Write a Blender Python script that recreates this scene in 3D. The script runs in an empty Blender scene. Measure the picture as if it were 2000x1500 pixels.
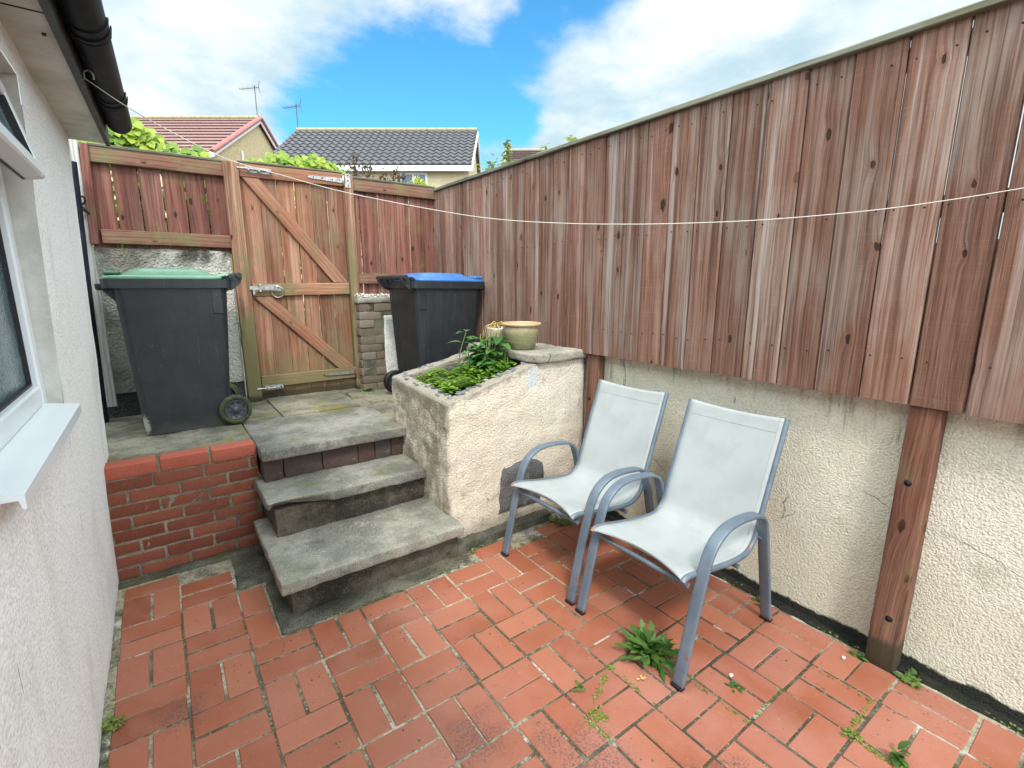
import bpy, math, random
from mathutils import Vector, Matrix, noise as mnoise
R = math.radians
sc = bpy.context.scene
COL = sc.collection
random.seed(7)

# ------------------------------------------------------------------ camera
CAM_H = 1.55; PITCH = R(11.6); YAW = R(35.8)
cam_d = bpy.data.cameras.new('camera'); cam = bpy.data.objects.new('camera', cam_d); COL.objects.link(cam)
cam_d.sensor_width = 36.0; cam_d.lens = 36.0 * 950 / 2000; cam_d.clip_start = 0.02; cam_d.clip_end = 2000
cam.location = (0, 0, CAM_H); cam.rotation_euler = (R(90) - PITCH, 0, -YAW)
sc.camera = cam

# ------------------------------------------------------------------ world, sun, exposure
SUN_EL, SUN_AZ = R(52), R(208)          # azimuth clockwise from +Y: behind the camera
sc.view_settings.view_transform = 'Standard'; sc.view_settings.look = 'None'
sc.view_settings.exposure = 1.2; sc.view_settings.gamma = 1.0
sun_d = bpy.data.lights.new('sun', 'SUN'); sun = bpy.data.objects.new('sun', sun_d); COL.objects.link(sun)
sun_d.energy = 1.35; sun_d.angle = R(9); sun_d.color = (1.0, 0.95, 0.88)
sd = Vector((math.sin(SUN_AZ) * math.cos(SUN_EL), math.cos(SUN_AZ) * math.cos(SUN_EL), math.sin(SUN_EL)))
sun.rotation_euler = (-sd).to_track_quat('-Z', 'Y').to_euler()


class NT:
    """small helper round a node tree"""
    def __init__(s, tree):
        s.t = tree; s.n = tree.nodes; s.l = tree.links
    def node(s, kind, **kw):
        n = s.n.new(kind)
        for k, v in kw.items(): setattr(n, k, v)
        return n
    def put(s, sock, v):
        if v is None: return
        if isinstance(v, bpy.types.NodeSocket): s.l.new(v, sock)
        elif isinstance(v, (tuple, list)):
            sock.default_value = tuple(v) + ((1,) if len(v) == 3 and len(sock.default_value) == 4 else ())
        else: sock.default_value = v
    def math(s, op, a, b=None, c=None, clamp=False):
        n = s.node('ShaderNodeMath', operation=op, use_clamp=clamp)
        s.put(n.inputs[0], a); s.put(n.inputs[1], b); s.put(n.inputs[2], c)
        return n.outputs[0]
    def vmath(s, op, a, b=None):
        n = s.node('ShaderNodeVectorMath', operation=op)
        s.put(n.inputs[0], a); s.put(n.inputs[1], b)
        return n.outputs['Value'] if op in ('DISTANCE', 'DOT_PRODUCT', 'LENGTH') else n.outputs[0]
    def mix(s, f, a, b, mode='MIX'):
        n = s.node('ShaderNodeMix', data_type='RGBA', blend_type=mode)
        s.put(n.inputs[0], f); s.put(n.inputs[6], a); s.put(n.inputs[7], b)
        return n.outputs[2]
    def noise(s, v, scale, detail=4, rough=.55, dist=0.0, color=False):
        n = s.node('ShaderNodeTexNoise')
        s.put(n.inputs['Vector'], v); s.put(n.inputs['Scale'], scale); s.put(n.inputs['Detail'], detail)
        s.put(n.inputs['Roughness'], rough); s.put(n.inputs['Distortion'], dist)
        return n.outputs['Color' if color else 'Fac']
    def voro(s, v, scale, out='Distance', feature='F1', rand=1.0, dims='3D'):
        n = s.node('ShaderNodeTexVoronoi', feature=feature, voronoi_dimensions=dims)
        s.put(n.inputs['Vector'], v); s.put(n.inputs['Scale'], scale); s.put(n.inputs['Randomness'], rand)
        return n.outputs[out]
    def ramp(s, f, stops, interp='LINEAR'):
        n = s.node('ShaderNodeValToRGB'); n.color_ramp.interpolation = interp
        e = n.color_ramp.elements
        while len(e) < len(stops): e.new(.5)
        for i, (p, c) in enumerate(stops):
            e[i].position = p
            e[i].color = (c, c, c, 1) if isinstance(c, (int, float)) else tuple(c) + (1,)
        s.put(n.inputs[0], f)
        return n.outputs[0]
    def rng(s, v, a, b, c=0.0, d=1.0, smooth=True):
        n = s.node('ShaderNodeMapRange', interpolation_type='SMOOTHSTEP' if smooth else 'LINEAR')
        for i, x in enumerate((v, a, b, c, d)): s.put(n.inputs[i], x)
        return n.outputs[0]
    def sep(s, v):
        n = s.node('ShaderNodeSeparateXYZ'); s.put(n.inputs[0], v); return n.outputs
    def comb(s, x, y, z):
        n = s.node('ShaderNodeCombineXYZ')
        for i, q in enumerate((x, y, z)): s.put(n.inputs[i], q)
        return n.outputs[0]
    def bump(s, h, strength=.5, dist=.01, normal=None):
        n = s.node('ShaderNodeBump'); s.put(n.inputs['Strength'], strength); s.put(n.inputs['Distance'], dist)
        s.put(n.inputs['Height'], h); s.put(n.inputs['Normal'], normal)
        return n.outputs[0]


# ---- sky: Nishita with a cloud sheet in world directions
wd = bpy.data.worlds.new('World'); sc.world = wd; wd.use_nodes = True
w = NT(wd.node_tree); w.n.clear()
wo = w.node('ShaderNodeOutputWorld')
sky = w.node('ShaderNodeTexSky', sky_type='NISHITA', sun_disc=False)
sky.sun_elevation = SUN_EL; sky.sun_rotation = SUN_AZ; sky.air_density = 1.0; sky.dust_density = .25; sky.ozone_density = 3.0
bg1 = w.node('ShaderNodeBackground'); w.put(bg1.inputs[1], .10)
w.l.new(w.mix(1.0, sky.outputs[0], (.42, 1.02, 1.16), 'MULTIPLY'), bg1.inputs[0])
tc = w.node('ShaderNodeTexCoord').outputs['Generated']
gz = w.sep(tc)
zz = w.math('MAXIMUM', w.math('ADD', gz[2], .16), .05)
flat = w.comb(w.math('DIVIDE', gz[0], zz), w.math('DIVIDE', gz[1], zz), 0.0)
wob = w.math('SUBTRACT', w.noise(flat, 2.6, 9, .62), .5)
wob2 = w.math('SUBTRACT', w.noise(flat, 8.0, 6, .6), .5)


def pxdir(px, py):
    f = Vector((math.sin(YAW) * math.cos(PITCH), math.cos(YAW) * math.cos(PITCH), -math.sin(PITCH)))
    rt = Vector((math.cos(YAW), -math.sin(YAW), 0)); up = rt.cross(f)
    return (f + rt * ((px - 1000) / 950) - up * ((py - 750) / 950)).normalized()


clear = None                                     # the open blue patch: soft blobs in fixed sky directions
for (px, py, r) in ((655, 225, .085), (760, 205, .125), (860, 195, .135), (925, 165, .115), (1000, 95, .075), (1060, 25, .06), (600, 265, .05), (1000, 235, .05), (1120, -70, .10)):
    d = w.vmath('DISTANCE', tc, tuple(pxdir(px, py)))
    m = w.math('SUBTRACT', 1.0, w.math('DIVIDE', d, r))
    clear = m if clear is None else w.math('SMOOTH_MAX', clear, m, .25)
clear = w.math('ADD', clear, w.math('ADD', w.math('MULTIPLY', wob, 1.6), w.math('MULTIPLY', wob2, .35)))
cl = w.rng(clear, -.30, .38)
thin = w.rng(w.noise(flat, 1.1, 6, .6), .50, .72)
cl = w.math('MAXIMUM', cl, w.math('MULTIPLY', thin, .22))
ccol = w.ramp(w.math('ADD', w.noise(flat, 1.7, 7, .58), w.math('MULTIPLY', wob2, .12)),
              [(.28, (.46, .66, .78)), (.42, (.62, .79, .87)), (.54, (.88, .96, .98)), (.70, (1.04, 1.04, 1.02))])
glow = w.rng(w.vmath('DOT_PRODUCT', tc, tuple(sd)), -.05, .85, .80, 3.3)      # cloud is brighter round the veiled sun
bg2 = w.node('ShaderNodeBackground'); w.l.new(ccol, bg2.inputs[0]); w.put(bg2.inputs[1], w.math('MULTIPLY', glow, .60))
mx = w.node('ShaderNodeMixShader'); w.l.new(cl, mx.inputs[0]); w.l.new(bg2.outputs[0], mx.inputs[1]); w.l.new(bg1.outputs[0], mx.inputs[2])
w.l.new(mx.outputs[0], wo.inputs[0])


# ------------------------------------------------------------------ materials
def mat(name):
    m = bpy.data.materials.new(name); m.use_nodes = True
    t = NT(m.node_tree); t.p = t.n['Principled BSDF']
    t.obj = t.node('ShaderNodeTexCoord').outputs['Object']
    t.pos = t.node('ShaderNodeNewGeometry').outputs['Position']
    return m, t
def setp(t, color=None, rough=None, bump=None, spec=None, metal=None):
    if color is not None: t.put(t.p.inputs['Base Color'], color)
    if rough is not None: t.put(t.p.inputs['Roughness'], rough)
    if bump is not None: t.put(t.p.inputs['Normal'], bump)
    if spec is not None: t.put(t.p.inputs['Specular IOR Level'], spec)
    if metal is not None: t.put(t.p.inputs['Metallic'], metal)


def wood(name, dark, mid, light, grey=.5, greycol=(.40, .33, .31), algae=0.0, algae_low=None, knots=1.0, bumpy=.45, wet_below=None, low_red=None, athr=.50, bleach=0, ridges=.4):
    m, t = mat(name)
    g = t.node('ShaderNodeNewGeometry'); rnd = g.outputs['Random Per Island']
    x, y, z = t.sep(t.obj)
    u = t.math('ADD', t.math('ADD', x, y), t.math('MULTIPLY', rnd, 37.0))
    r50 = t.math('MULTIPLY', rnd, 91.0)
    wig = t.math('MULTIPLY', t.math('SUBTRACT', t.noise(t.comb(t.math('MULTIPLY', u, 3.0), t.math('MULTIPLY', z, 1.2), r50), 1.0, 2), .5), .016)
    kv = t.comb(t.math('MULTIPLY', u, 7.0), t.math('ADD', t.math('MULTIPLY', z, 3.1), r50), 0.0)
    kd = t.voro(kv, 1.0, rand=1.0, dims='2D')
    ksel = t.rng(t.sep(t.voro(kv, 1.0, out='Color', dims='2D'))[0], .50, .56)
    ksz = t.rng(t.sep(t.voro(kv, 1.0, out='Color', dims='2D'))[1], 0, 1, .75, 2.3, smooth=False)   # small and large knots
    kd = t.math('MULTIPLY', t.math('ADD', kd, t.math('MULTIPLY', t.math('SUBTRACT', t.noise(t.comb(t.math('MULTIPLY', u, 60), t.math('MULTIPLY', z, 45), r50), 1.0, 3), .5), .10)), ksz)
    near = t.math('MULTIPLY', t.rng(kd, .42, .0), ksel)
    u2 = t.math('ADD', t.math('ADD', u, wig), t.math('MULTIPLY', near, .011))
    grain = t.noise(t.comb(t.math('MULTIPLY', u2, 150), t.math('MULTIPLY', z, 2.2), r50), 1.0, 3, .6)
    ridge = t.noise(t.comb(t.math('MULTIPLY', u2, 75), t.math('MULTIPLY', z, .9), t.math('ADD', r50, 3.0)), 1.0, 2, .5)
    fine = t.noise(t.comb(t.math('MULTIPLY', u2, 420), t.math('MULTIPLY', z, 9), r50), 1.0, 2, .6)
    band = t.noise(t.comb(t.math('MULTIPLY', u2, 26), t.math('MULTIPLY', z, .75), r50), 1.0, 3, .55)
    blotch = t.noise(t.comb(t.math('MULTIPLY', u, 5), t.math('MULTIPLY', z, 1.6), r50), 1.0, 4, .6)
    c = t.ramp(band, [(.28, dark), (.5, mid), (.72, light)])
    tint = t.rng(t.sep(t.voro(t.comb(r50, .5, .5), 7.0, out='Color'))[1], 0, 1, .70, 1.22, smooth=False)
    gw = t.math('MULTIPLY', t.rng(t.math('ADD', t.math('MULTIPLY', blotch, .6), t.math('MULTIPLY', band, .45)), .44, .66), grey)
    if low_red:
        gw = t.math('MULTIPLY', gw, t.rng(t.math('ADD', t.sep(t.pos)[2], t.math('MULTIPLY', blotch, .5)), low_red[0], low_red[1]))
    c = t.mix(gw, c, greycol)
    if bleach:                                  # long silvery streaks where the stain has worn off, with crisp edges
        bl = t.noise(t.comb(t.math('MULTIPLY', t.math('ADD', u, t.math('MULTIPLY', wig, .35)), 17), t.math('MULTIPLY', z, .35), t.math('ADD', r50, 7.0)), 1.0, 3, .45)
        bl = t.math('ADD', bl, t.math('MULTIPLY', t.math('SUBTRACT', grain, .5), .10))
        c = t.mix(t.rng(bl, .60, .68, 0, bleach), c, (.40, .34, .315))
        saw = t.noise(t.comb(t.math('MULTIPLY', u, 3), t.math('MULTIPLY', z, 210), r50), 1.0, 2, .5)
        c = t.mix(t.rng(saw, .55, .75, 0, .10), c, (.45, .36, .33))
    c = t.mix(t.rng(ridge, .50, .64, 0, ridges), c, tuple(q * .55 for q in dark))
    c = t.mix(t.rng(ridge, .46, .34, 0, ridges * .6), c, tuple(min(1, q * 1.25) for q in light))
    c = t.mix(t.rng(grain, .50, .66, 0, .55), c, tuple(q * .42 for q in dark))
    c = t.mix(t.rng(fine, .55, .75, 0, .38), c, tuple(min(1, q * 1.5) for q in light))
    c = t.mix(1.0, c, t.comb(tint, tint, tint), 'MULTIPLY')
    halo = t.math('MULTIPLY', t.rng(kd, .24, .08), ksel)
    core = t.math('MULTIPLY', t.rng(t.math('ADD', kd, t.math('MULTIPLY', t.math('SUBTRACT', blotch, .5), .08)), .095, .06), ksel)
    c = t.mix(t.math('MULTIPLY', halo, .55 * knots), c, tuple(q * .75 for q in mid))
    c = t.mix(t.math('MULTIPLY', t.rng(grain, .25, .5, .6, 1.0), t.math('MULTIPLY', core, knots)), c, (.030, .013, .008))
    if algae:
        am = t.noise(t.pos, 5.0, 5, .6)
        if algae_low is not None:
            am = t.math('ADD', am, t.rng(t.sep(t.pos)[2], algae_low[0], algae_low[1], .28, 0.0))
        c = t.mix(t.rng(am, athr, athr + .22, 0, algae), c, (.155, .14, .062))
    if wet_below is not None:
        wm = t.rng(t.math('ADD', t.sep(t.pos)[2], t.math('MULTIPLY', t.noise(t.pos, 14, 3), .05)), wet_below + .05, wet_below, 0, .88)
        c = t.mix(wm, c, (.035, .033, .018))
    h = t.math('ADD', t.math('ADD', t.math('MULTIPLY', grain, -.7), t.math('MULTIPLY', ridge, -1.3)), t.math('ADD', t.math('MULTIPLY', core, -.6), t.math('MULTIPLY', fine, .35)))
    setp(t, c, .82, t.bump(h, bumpy, .004), .25)
    return m


M = {}
M['fence'] = wood('fence_wood', (.125, .057, .038), (.190, .092, .060), (.245, .136, .096), grey=.78, greycol=(.285, .225, .188), bumpy=.8, low_red=(1.05, 1.75), bleach=.6, ridges=.5)
M['cap'] = wood('cap_wood', (.055, .055, .042), (.115, .112, .082), (.19, .185, .14), grey=.6, greycol=(.22, .23, .18), algae=.6)
M['gate'] = wood('gate_wood', (.14, .058, .033), (.235, .098, .055), (.31, .145, .088), grey=.45, greycol=(.34, .24, .17), algae=.5, algae_low=(.7, 1.25), wet_below=.68, knots=.75, ridges=.3)
M['gate_frame'] = wood('gate_frame_wood', (.17, .078, .042), (.28, .135, .078), (.36, .19, .12), grey=.4, greycol=(.44, .33, .22), algae=.85, algae_low=(.7, 1.5), knots=.6, athr=.45)
M['gate_post'] = wood('gate_post_wood', (.17, .078, .046), (.29, .145, .088), (.37, .20, .135), grey=.4, greycol=(.44, .34, .23), algae=.85, algae_low=(.7, 1.9), wet_below=.66, athr=.47)
M['panel'] = wood('panel_wood_shaded', (.085, .030, .024), (.165, .058, .044), (.24, .10, .075), grey=.4, greycol=(.26, .15, .12), algae=.35)  # shade on this panel is put into its darker wood colour
M['panel_right'] = wood('panel_wood_warm', (.12, .044, .032), (.22, .080, .058), (.29, .125, .09), grey=.35, greycol=(.33, .21, .16), algae=.5)
M['rail'] = wood('rail_wood', (.08, .036, .024), (.155, .068, .044), (.22, .11, .075), grey=.45, greycol=(.25, .21, .14), algae=.85, athr=.45)
M['post'] = wood('post_wood', (.10, .038, .024), (.19, .078, .050), (.26, .12, .08), grey=.35, greycol=(.28, .18, .13), algae=.35, wet_below=.13)
M['pale_timber'] = wood('pale_timber', (.25, .23, .21), (.42, .40, .37), (.52, .50, .47), grey=.6, greycol=(.45, .44, .42), knots=.3)


def render_mat(name, base, dark, warm, bscale=70, bstr=.8, dirt=.5, stain=None, dist=.008):
    m, t = mat(name)
    p = t.pos
    n1 = t.noise(p, 2.2, 5, .6); n2 = t.noise(p, 9, 5, .65); n3 = t.noise(p, 60, 4, .7)
    c = t.mix(t.rng(n1, .40, .66), base, warm)
    c = t.mix(t.rng(n2, .52, .74, 0, dirt), c, dark)
    c = t.mix(t.rng(n3, .56, .76, 0, .4), c, tuple(q * .55 for q in dark))
    lump = t.voro(t.vmath('ADD', p, t.vmath('MULTIPLY', t.noise(p, 30, 2, color=True), (.02, .02, .02))), bscale, feature='SMOOTH_F1')
    h = t.math('ADD', t.math('MULTIPLY', lump, -1.0), t.math('ADD', t.math('MULTIPLY', t.noise(p, bscale * .6, 5, .7), 1.1), t.math('MULTIPLY', t.noise(p, 7, 3), .8)))
    c = t.mix(t.rng(lump, .35, .62, 0, .42), c, tuple(q * .62 for q in base))
    if stain: c = stain(t, c, p)
    setp(t, c, .92, t.bump(h, bstr, dist), .2)
    return m


def st_rightwall(t, c, p):
    # dark vertical streaks, denser towards the fence foot, and algae blotches low on the wall
    x, y, z = t.sep(p)
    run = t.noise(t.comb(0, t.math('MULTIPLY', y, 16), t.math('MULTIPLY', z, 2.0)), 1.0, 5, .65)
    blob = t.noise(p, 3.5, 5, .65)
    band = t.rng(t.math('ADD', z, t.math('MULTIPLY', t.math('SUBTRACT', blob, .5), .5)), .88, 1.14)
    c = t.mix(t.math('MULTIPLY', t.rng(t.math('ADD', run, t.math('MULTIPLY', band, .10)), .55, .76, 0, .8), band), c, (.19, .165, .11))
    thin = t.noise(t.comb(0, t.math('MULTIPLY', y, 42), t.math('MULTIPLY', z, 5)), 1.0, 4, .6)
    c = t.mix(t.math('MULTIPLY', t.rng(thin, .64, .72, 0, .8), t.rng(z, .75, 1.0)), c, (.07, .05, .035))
    c = t.mix(t.rng(t.noise(p, 4.5, 4), .56, .74, 0, .25), c, (.36, .36, .25))
    ck = t.voro(t.vmath('ADD', p, t.vmath('MULTIPLY', t.noise(p, 6, 4, color=True), (.12, .12, .12))), 1.15, feature='DISTANCE_TO_EDGE')
    c = t.mix(t.math('MULTIPLY', t.rng(ck, .0045, .0015), t.rng(t.noise(p, 1.7, 2), .50, .58, 0, .75)), c, (.12, .10, .07))
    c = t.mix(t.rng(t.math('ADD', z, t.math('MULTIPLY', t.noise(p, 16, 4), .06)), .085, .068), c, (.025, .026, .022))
    return c


def st_planter(t, c, p):
    x, y, z = t.sep(p)
    # old spill of pale blue paint near the slab
    d = t.vmath('DISTANCE', t.comb(x, 0, t.math('MULTIPLY', z, .62)), (1.865, 0, .965 * .62))
    d = t.math('ADD', d, t.math('MULTIPLY', t.math('SUBTRACT', t.noise(p, 13, 5, .65), .5), .17))
    c = t.mix(t.rng(d, .070, .030, 0, .5), c, (.42, .56, .64))
    # grey lichen along the old rim; cheek beside the steps mottled darker
    rim = t.math('SUBTRACT', t.math('ADD', .89, t.math('MULTIPLY', t.math('SUBTRACT', x, 1.25), .285)), z)
    k = t.rng(t.math('ADD', rim, t.math('MULTIPLY', t.math('SUBTRACT', t.noise(p, 18, 4), .5), .10)), .055, .012)
    c = t.mix(t.math('MULTIPLY', k, .8), c, (.20, .175, .135))
    side = t.rng(x, 1.275, 1.25)
    sm = t.math('MULTIPLY', side, t.rng(t.noise(p, 6.5, 6, .7), .36, .62, .15, .85))
    c = t.mix(sm, c, (.17, .15, .105))
    c = t.mix(t.rng(t.noise(t.vmath('MULTIPLY', p, (1, 1, .45)), 13, 5, .7), .60, .72, 0, .55), c, (.16, .12, .075))
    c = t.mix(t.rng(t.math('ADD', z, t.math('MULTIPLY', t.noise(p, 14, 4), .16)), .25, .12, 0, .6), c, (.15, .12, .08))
    return c


def st_house(t, c, p):
    x, y, z = t.sep(p)
    c = t.mix(t.rng(t.noise(t.vmath('MULTIPLY', p, (1, 1, .3)), 5, 4), .55, .75, 0, .28), c, (.46, .42, .34))
    sp = t.voro(p, 26, rand=1.0)
    c = t.mix(t.math('MULTIPLY', t.rng(sp, .10, .05), .55), c, (.20, .17, .13))
    c = t.mix(t.rng(t.math('ADD', t.sep(p)[2], t.math('MULTIPLY', t.noise(p, 9, 4), .3)), .20, .08, 0, .6), c, (.25, .24, .16))
    return c


def st_back(t, c, p):
    x, y, z = t.sep(p)
    n = t.noise(p, 6, 6, .7)
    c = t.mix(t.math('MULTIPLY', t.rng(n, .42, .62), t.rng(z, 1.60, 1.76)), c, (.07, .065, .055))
    c = t.mix(t.math('MULTIPLY', t.rng(t.noise(p, 3.0, 5), .38, .6, .25, .8), t.rng(x, .25, .05)), c, (.13, .12, .095))
    return c


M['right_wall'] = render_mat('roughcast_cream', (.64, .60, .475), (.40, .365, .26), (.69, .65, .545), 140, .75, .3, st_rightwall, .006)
M['planter_wall'] = render_mat('roughcast_planter', (.65, .565, .45), (.42, .35, .255), (.69, .62, .53), 110, .9, .3, st_planter, .007)
M['house_wall'] = render_mat('painted_render', (.88, .89, .88), (.72, .72, .68), (.89, .89, .87), 120, .55, .25, st_house, .004)
M['back_wall'] = render_mat('grey_roughcast', (.50, .48, .42), (.26, .245, .20), (.58, .55, .48), 75, 1.0, .45, st_back, .012)


def concrete(name, base, dark, moss=.4, mosscol=(.10, .105, .035), light=(.42, .40, .34), bstr=.5):
    m, t = mat(name)
    p = t.pos
    n1 = t.noise(p, 3.2, 6, .65); n2 = t.noise(p, 16, 6, .7); n3 = t.noise(p, 190, 4, .75)
    c = t.mix(t.rng(n1, .36, .62), dark, base)
    c = t.mix(t.rng(n2, .50, .70, 0, .65), c, tuple(q * .5 for q in dark))
    c = t.mix(t.rng(t.noise(p, 8, 6, .75), .57, .72, 0, .55), c, light)
    c = t.mix(t.rng(n3, .52, .64, 0, .75), c, tuple(q * .5 for q in dark))
    c = t.mix(t.rng(n3, .46, .34, 0, .6), c, light)
    c = t.mix(t.rng(t.noise(p, 4.5, 6, .7), .50, .66, 0, moss), c, mosscol)
    h = t.math('ADD', t.math('MULTIPLY', n3, .8), t.math('ADD', t.noise(p, 40, 4, .65), t.math('MULTIPLY', n2, 1.2)))
    setp(t, c, .95, t.bump(h, bstr, .008), .2)
    return m


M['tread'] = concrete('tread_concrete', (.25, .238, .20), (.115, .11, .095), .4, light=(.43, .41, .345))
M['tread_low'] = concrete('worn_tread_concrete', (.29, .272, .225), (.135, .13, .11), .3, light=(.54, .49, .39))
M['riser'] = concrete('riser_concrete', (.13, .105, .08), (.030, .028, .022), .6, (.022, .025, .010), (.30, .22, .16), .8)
M['landing'] = concrete('landing_concrete', (.25, .23, .17), (.09, .088, .075), .85, (.17, .145, .035), (.40, .35, .25))
M['coping'] = concrete('coping_concrete', (.36, .33, .27), (.22, .20, .16), .3, light=(.55, .52, .45))
M['dark_patch'] = concrete('exposed_concrete', (.12, .12, .118), (.045, .045, .045), .15, light=(.42, .42, .42), bstr=.9)
M['cement'] = concrete('cement_fillet', (.14, .13, .10), (.040, .038, .030), .85, (.055, .060, .020), (.32, .29, .22))
M['pale_mortar'] = concrete('pale_mortar', (.28, .25, .185), (.12, .105, .075), .5, (.11, .11, .05), (.42, .38, .30))
M['soil'] = concrete('soil', (.06, .045, .03), (.03, .022, .015), .2, light=(.16, .12, .09), bstr=.9)
M['black_dirt'] = concrete('black_dirt', (.030, .030, .026), (.012, .012, .011), .35, (.03, .04, .01), (.10, .09, .07), .9)
M['ground'] = concrete('ground_dirt', (.16, .15, .12), (.10, .09, .07), .6, (.09, .12, .03))


def mortar_mat():
    m, t = mat('joint_mortar'); p = t.pos
    n = t.noise(p, 2.3, 5, .65); f = t.noise(p, 75, 4, .7)
    c = t.mix(t.rng(n, .42, .58), (.085, .078, .050), (.33, .29, .21))
    wet = t.rng(t.math('ADD', t.vmath('DISTANCE', p, (1.55, .85, 0)), t.math('MULTIPLY', t.math('SUBTRACT', t.noise(p, 4, 4), .5), 1.3)), .85, .35)   # blackened joints
    c = t.mix(t.math('MULTIPLY', wet, .8), c, (.045, .042, .028))
    c = t.mix(t.rng(t.noise(p, 5.1, 4, .6), .58, .66, 0, .8), c, (.52, .48, .43))
    c = t.mix(t.rng(f, .50, .68, 0, .75), c, (.045, .042, .028))
    c = t.mix(t.rng(f, .44, .30, 0, .6), c, (.50, .46, .38))
    c = t.mix(t.rng(t.noise(p, 9, 5, .7), .58, .68, 0, .8), c, (.045, .06, .015))
    setp(t, c, .95, t.bump(t.math('ADD', f, t.noise(p, 25, 3)), .8, .006), .15)
    return m
M['mortar'] = mortar_mat()


def paver_mat():
    m, t = mat('red_paver'); p = t.pos
    rnd = t.node('ShaderNodeNewGeometry').outputs['Random Per Island']
    c = t.ramp(rnd, [(0, (.20, .058, .028)), (.25, (.30, .092, .046)), (.5, (.24, .070, .034)), (.75, (.34, .122, .070)), (1, (.26, .074, .036))])
    n = t.noise(p, 7, 5, .6)
    c = t.mix(t.rng(n, .42, .68, 0, .5), c, (.30, .110, .068))
    c = t.mix(t.rng(t.noise(p, 1.6, 4), .46, .68, 0, .5), c, (.34, .138, .092))
    worn = t.math('MULTIPLY', t.rng(t.sep(p)[1], 1.75, .75), t.rng(t.noise(p, 2.2, 4), .36, .6))      # sky sheen painted in: paler, pinker pavers towards the camera
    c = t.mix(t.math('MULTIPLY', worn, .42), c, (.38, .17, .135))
    # black lichen speckle, in drifts
    drift = t.rng(t.noise(p, 3.0, 5, .65), .52, .66)
    spk = t.rng(t.noise(p, 165, 2, .6), .60, .68)
    c = t.mix(t.math('MULTIPLY', t.math('MULTIPLY', drift, spk), .8), c, (.075, .04, .032))
    spot = t.rng(t.voro(p, 38), .13, .07)
    c = t.mix(t.math('MULTIPLY', spot, t.rng(t.noise(p, 5, 3), .47, .6, 0, .75)), c, (.12, .05, .035))
    c = t.mix(t.rng(t.noise(p, 28, 6, .75), .56, .70, 0, .5), c, (.22, .075, .05))
    c = t.mix(t.rng(t.noise(t.vmath('ADD', p, (5, 3, 1)), 34, 6, .75), .60, .72, 0, .55), c, (.50, .25, .18))
    c = t.mix(t.rng(t.noise(t.vmath('ADD', p, (1, 9, 4)), 75, 4, .7), .66, .74, 0, .7), c, (.46, .38, .30))
    # a few blackened stains between pavers
    st = None
    for (sx, sy, r) in ((1.00, .93, .19), (.93, 1.06, .10), (-.11, 1.93, .10), (.72, 1.22, .15), (1.25, .62, .2), (.55, .55, .16)):
        d = t.vmath('DISTANCE', p, (sx, sy, 0.0))
        k = t.rng(t.math('ADD', d, t.math('MULTIPLY', t.math('SUBTRACT', t.noise(p, 9, 5, .65), .5), .34)), r, r * .2)
        st = k if st is None else t.math('MAXIMUM', st, k)
    c = t.mix(t.math('MULTIPLY', st, t.rng(t.noise(p, 110, 3, .7), .44, .60, .0, .75)), c, (.06, .05, .05))
    h = t.math('ADD', t.math('MULTIPLY', t.noise(p, 210, 3), .5), t.noise(p, 18, 3))
    setp(t, c, t.rng(n, .3, .7, .40, .60), t.bump(h, .25, .004), .35)
    return m
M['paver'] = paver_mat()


def brick_mat(name, a, b, dirt):
    m, t = mat(name); p = t.pos
    rnd = t.node('ShaderNodeNewGeometry').outputs['Random Per Island']
    c = t.mix(rnd, a, b)
    c = t.mix(t.rng(t.noise(p, 11, 5, .7), .52, .74, 0, .6), c, dirt)
    c = t.mix(t.rng(t.noise(p, 21, 5, .75), .60, .74, 0, .45), c, (.36, .27, .22))
    c = t.mix(t.rng(t.noise(p, 90, 3), .55, .72, 0, .5), c, tuple(q * .5 for q in a))
    setp(t, c, .88, t.bump(t.noise(p, 60, 5, .7), .5, .005), .25)
    return m
M['brick'] = brick_mat('red_brick', (.155, .044, .027), (.235, .074, .044), (.085, .034, .022))
M['brick_top'] = brick_mat('red_brick_clean', (.34, .085, .052), (.39, .11, .07), (.24, .065, .042))
M['old_brick'] = brick_mat('old_grey_brick', (.14, .105, .075), (.22, .18, .14), (.075, .062, .042))
M['riser_brick'] = brick_mat('riser_brick', (.075, .040, .032), (.062, .050, .042), (.028, .026, .021))


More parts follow.
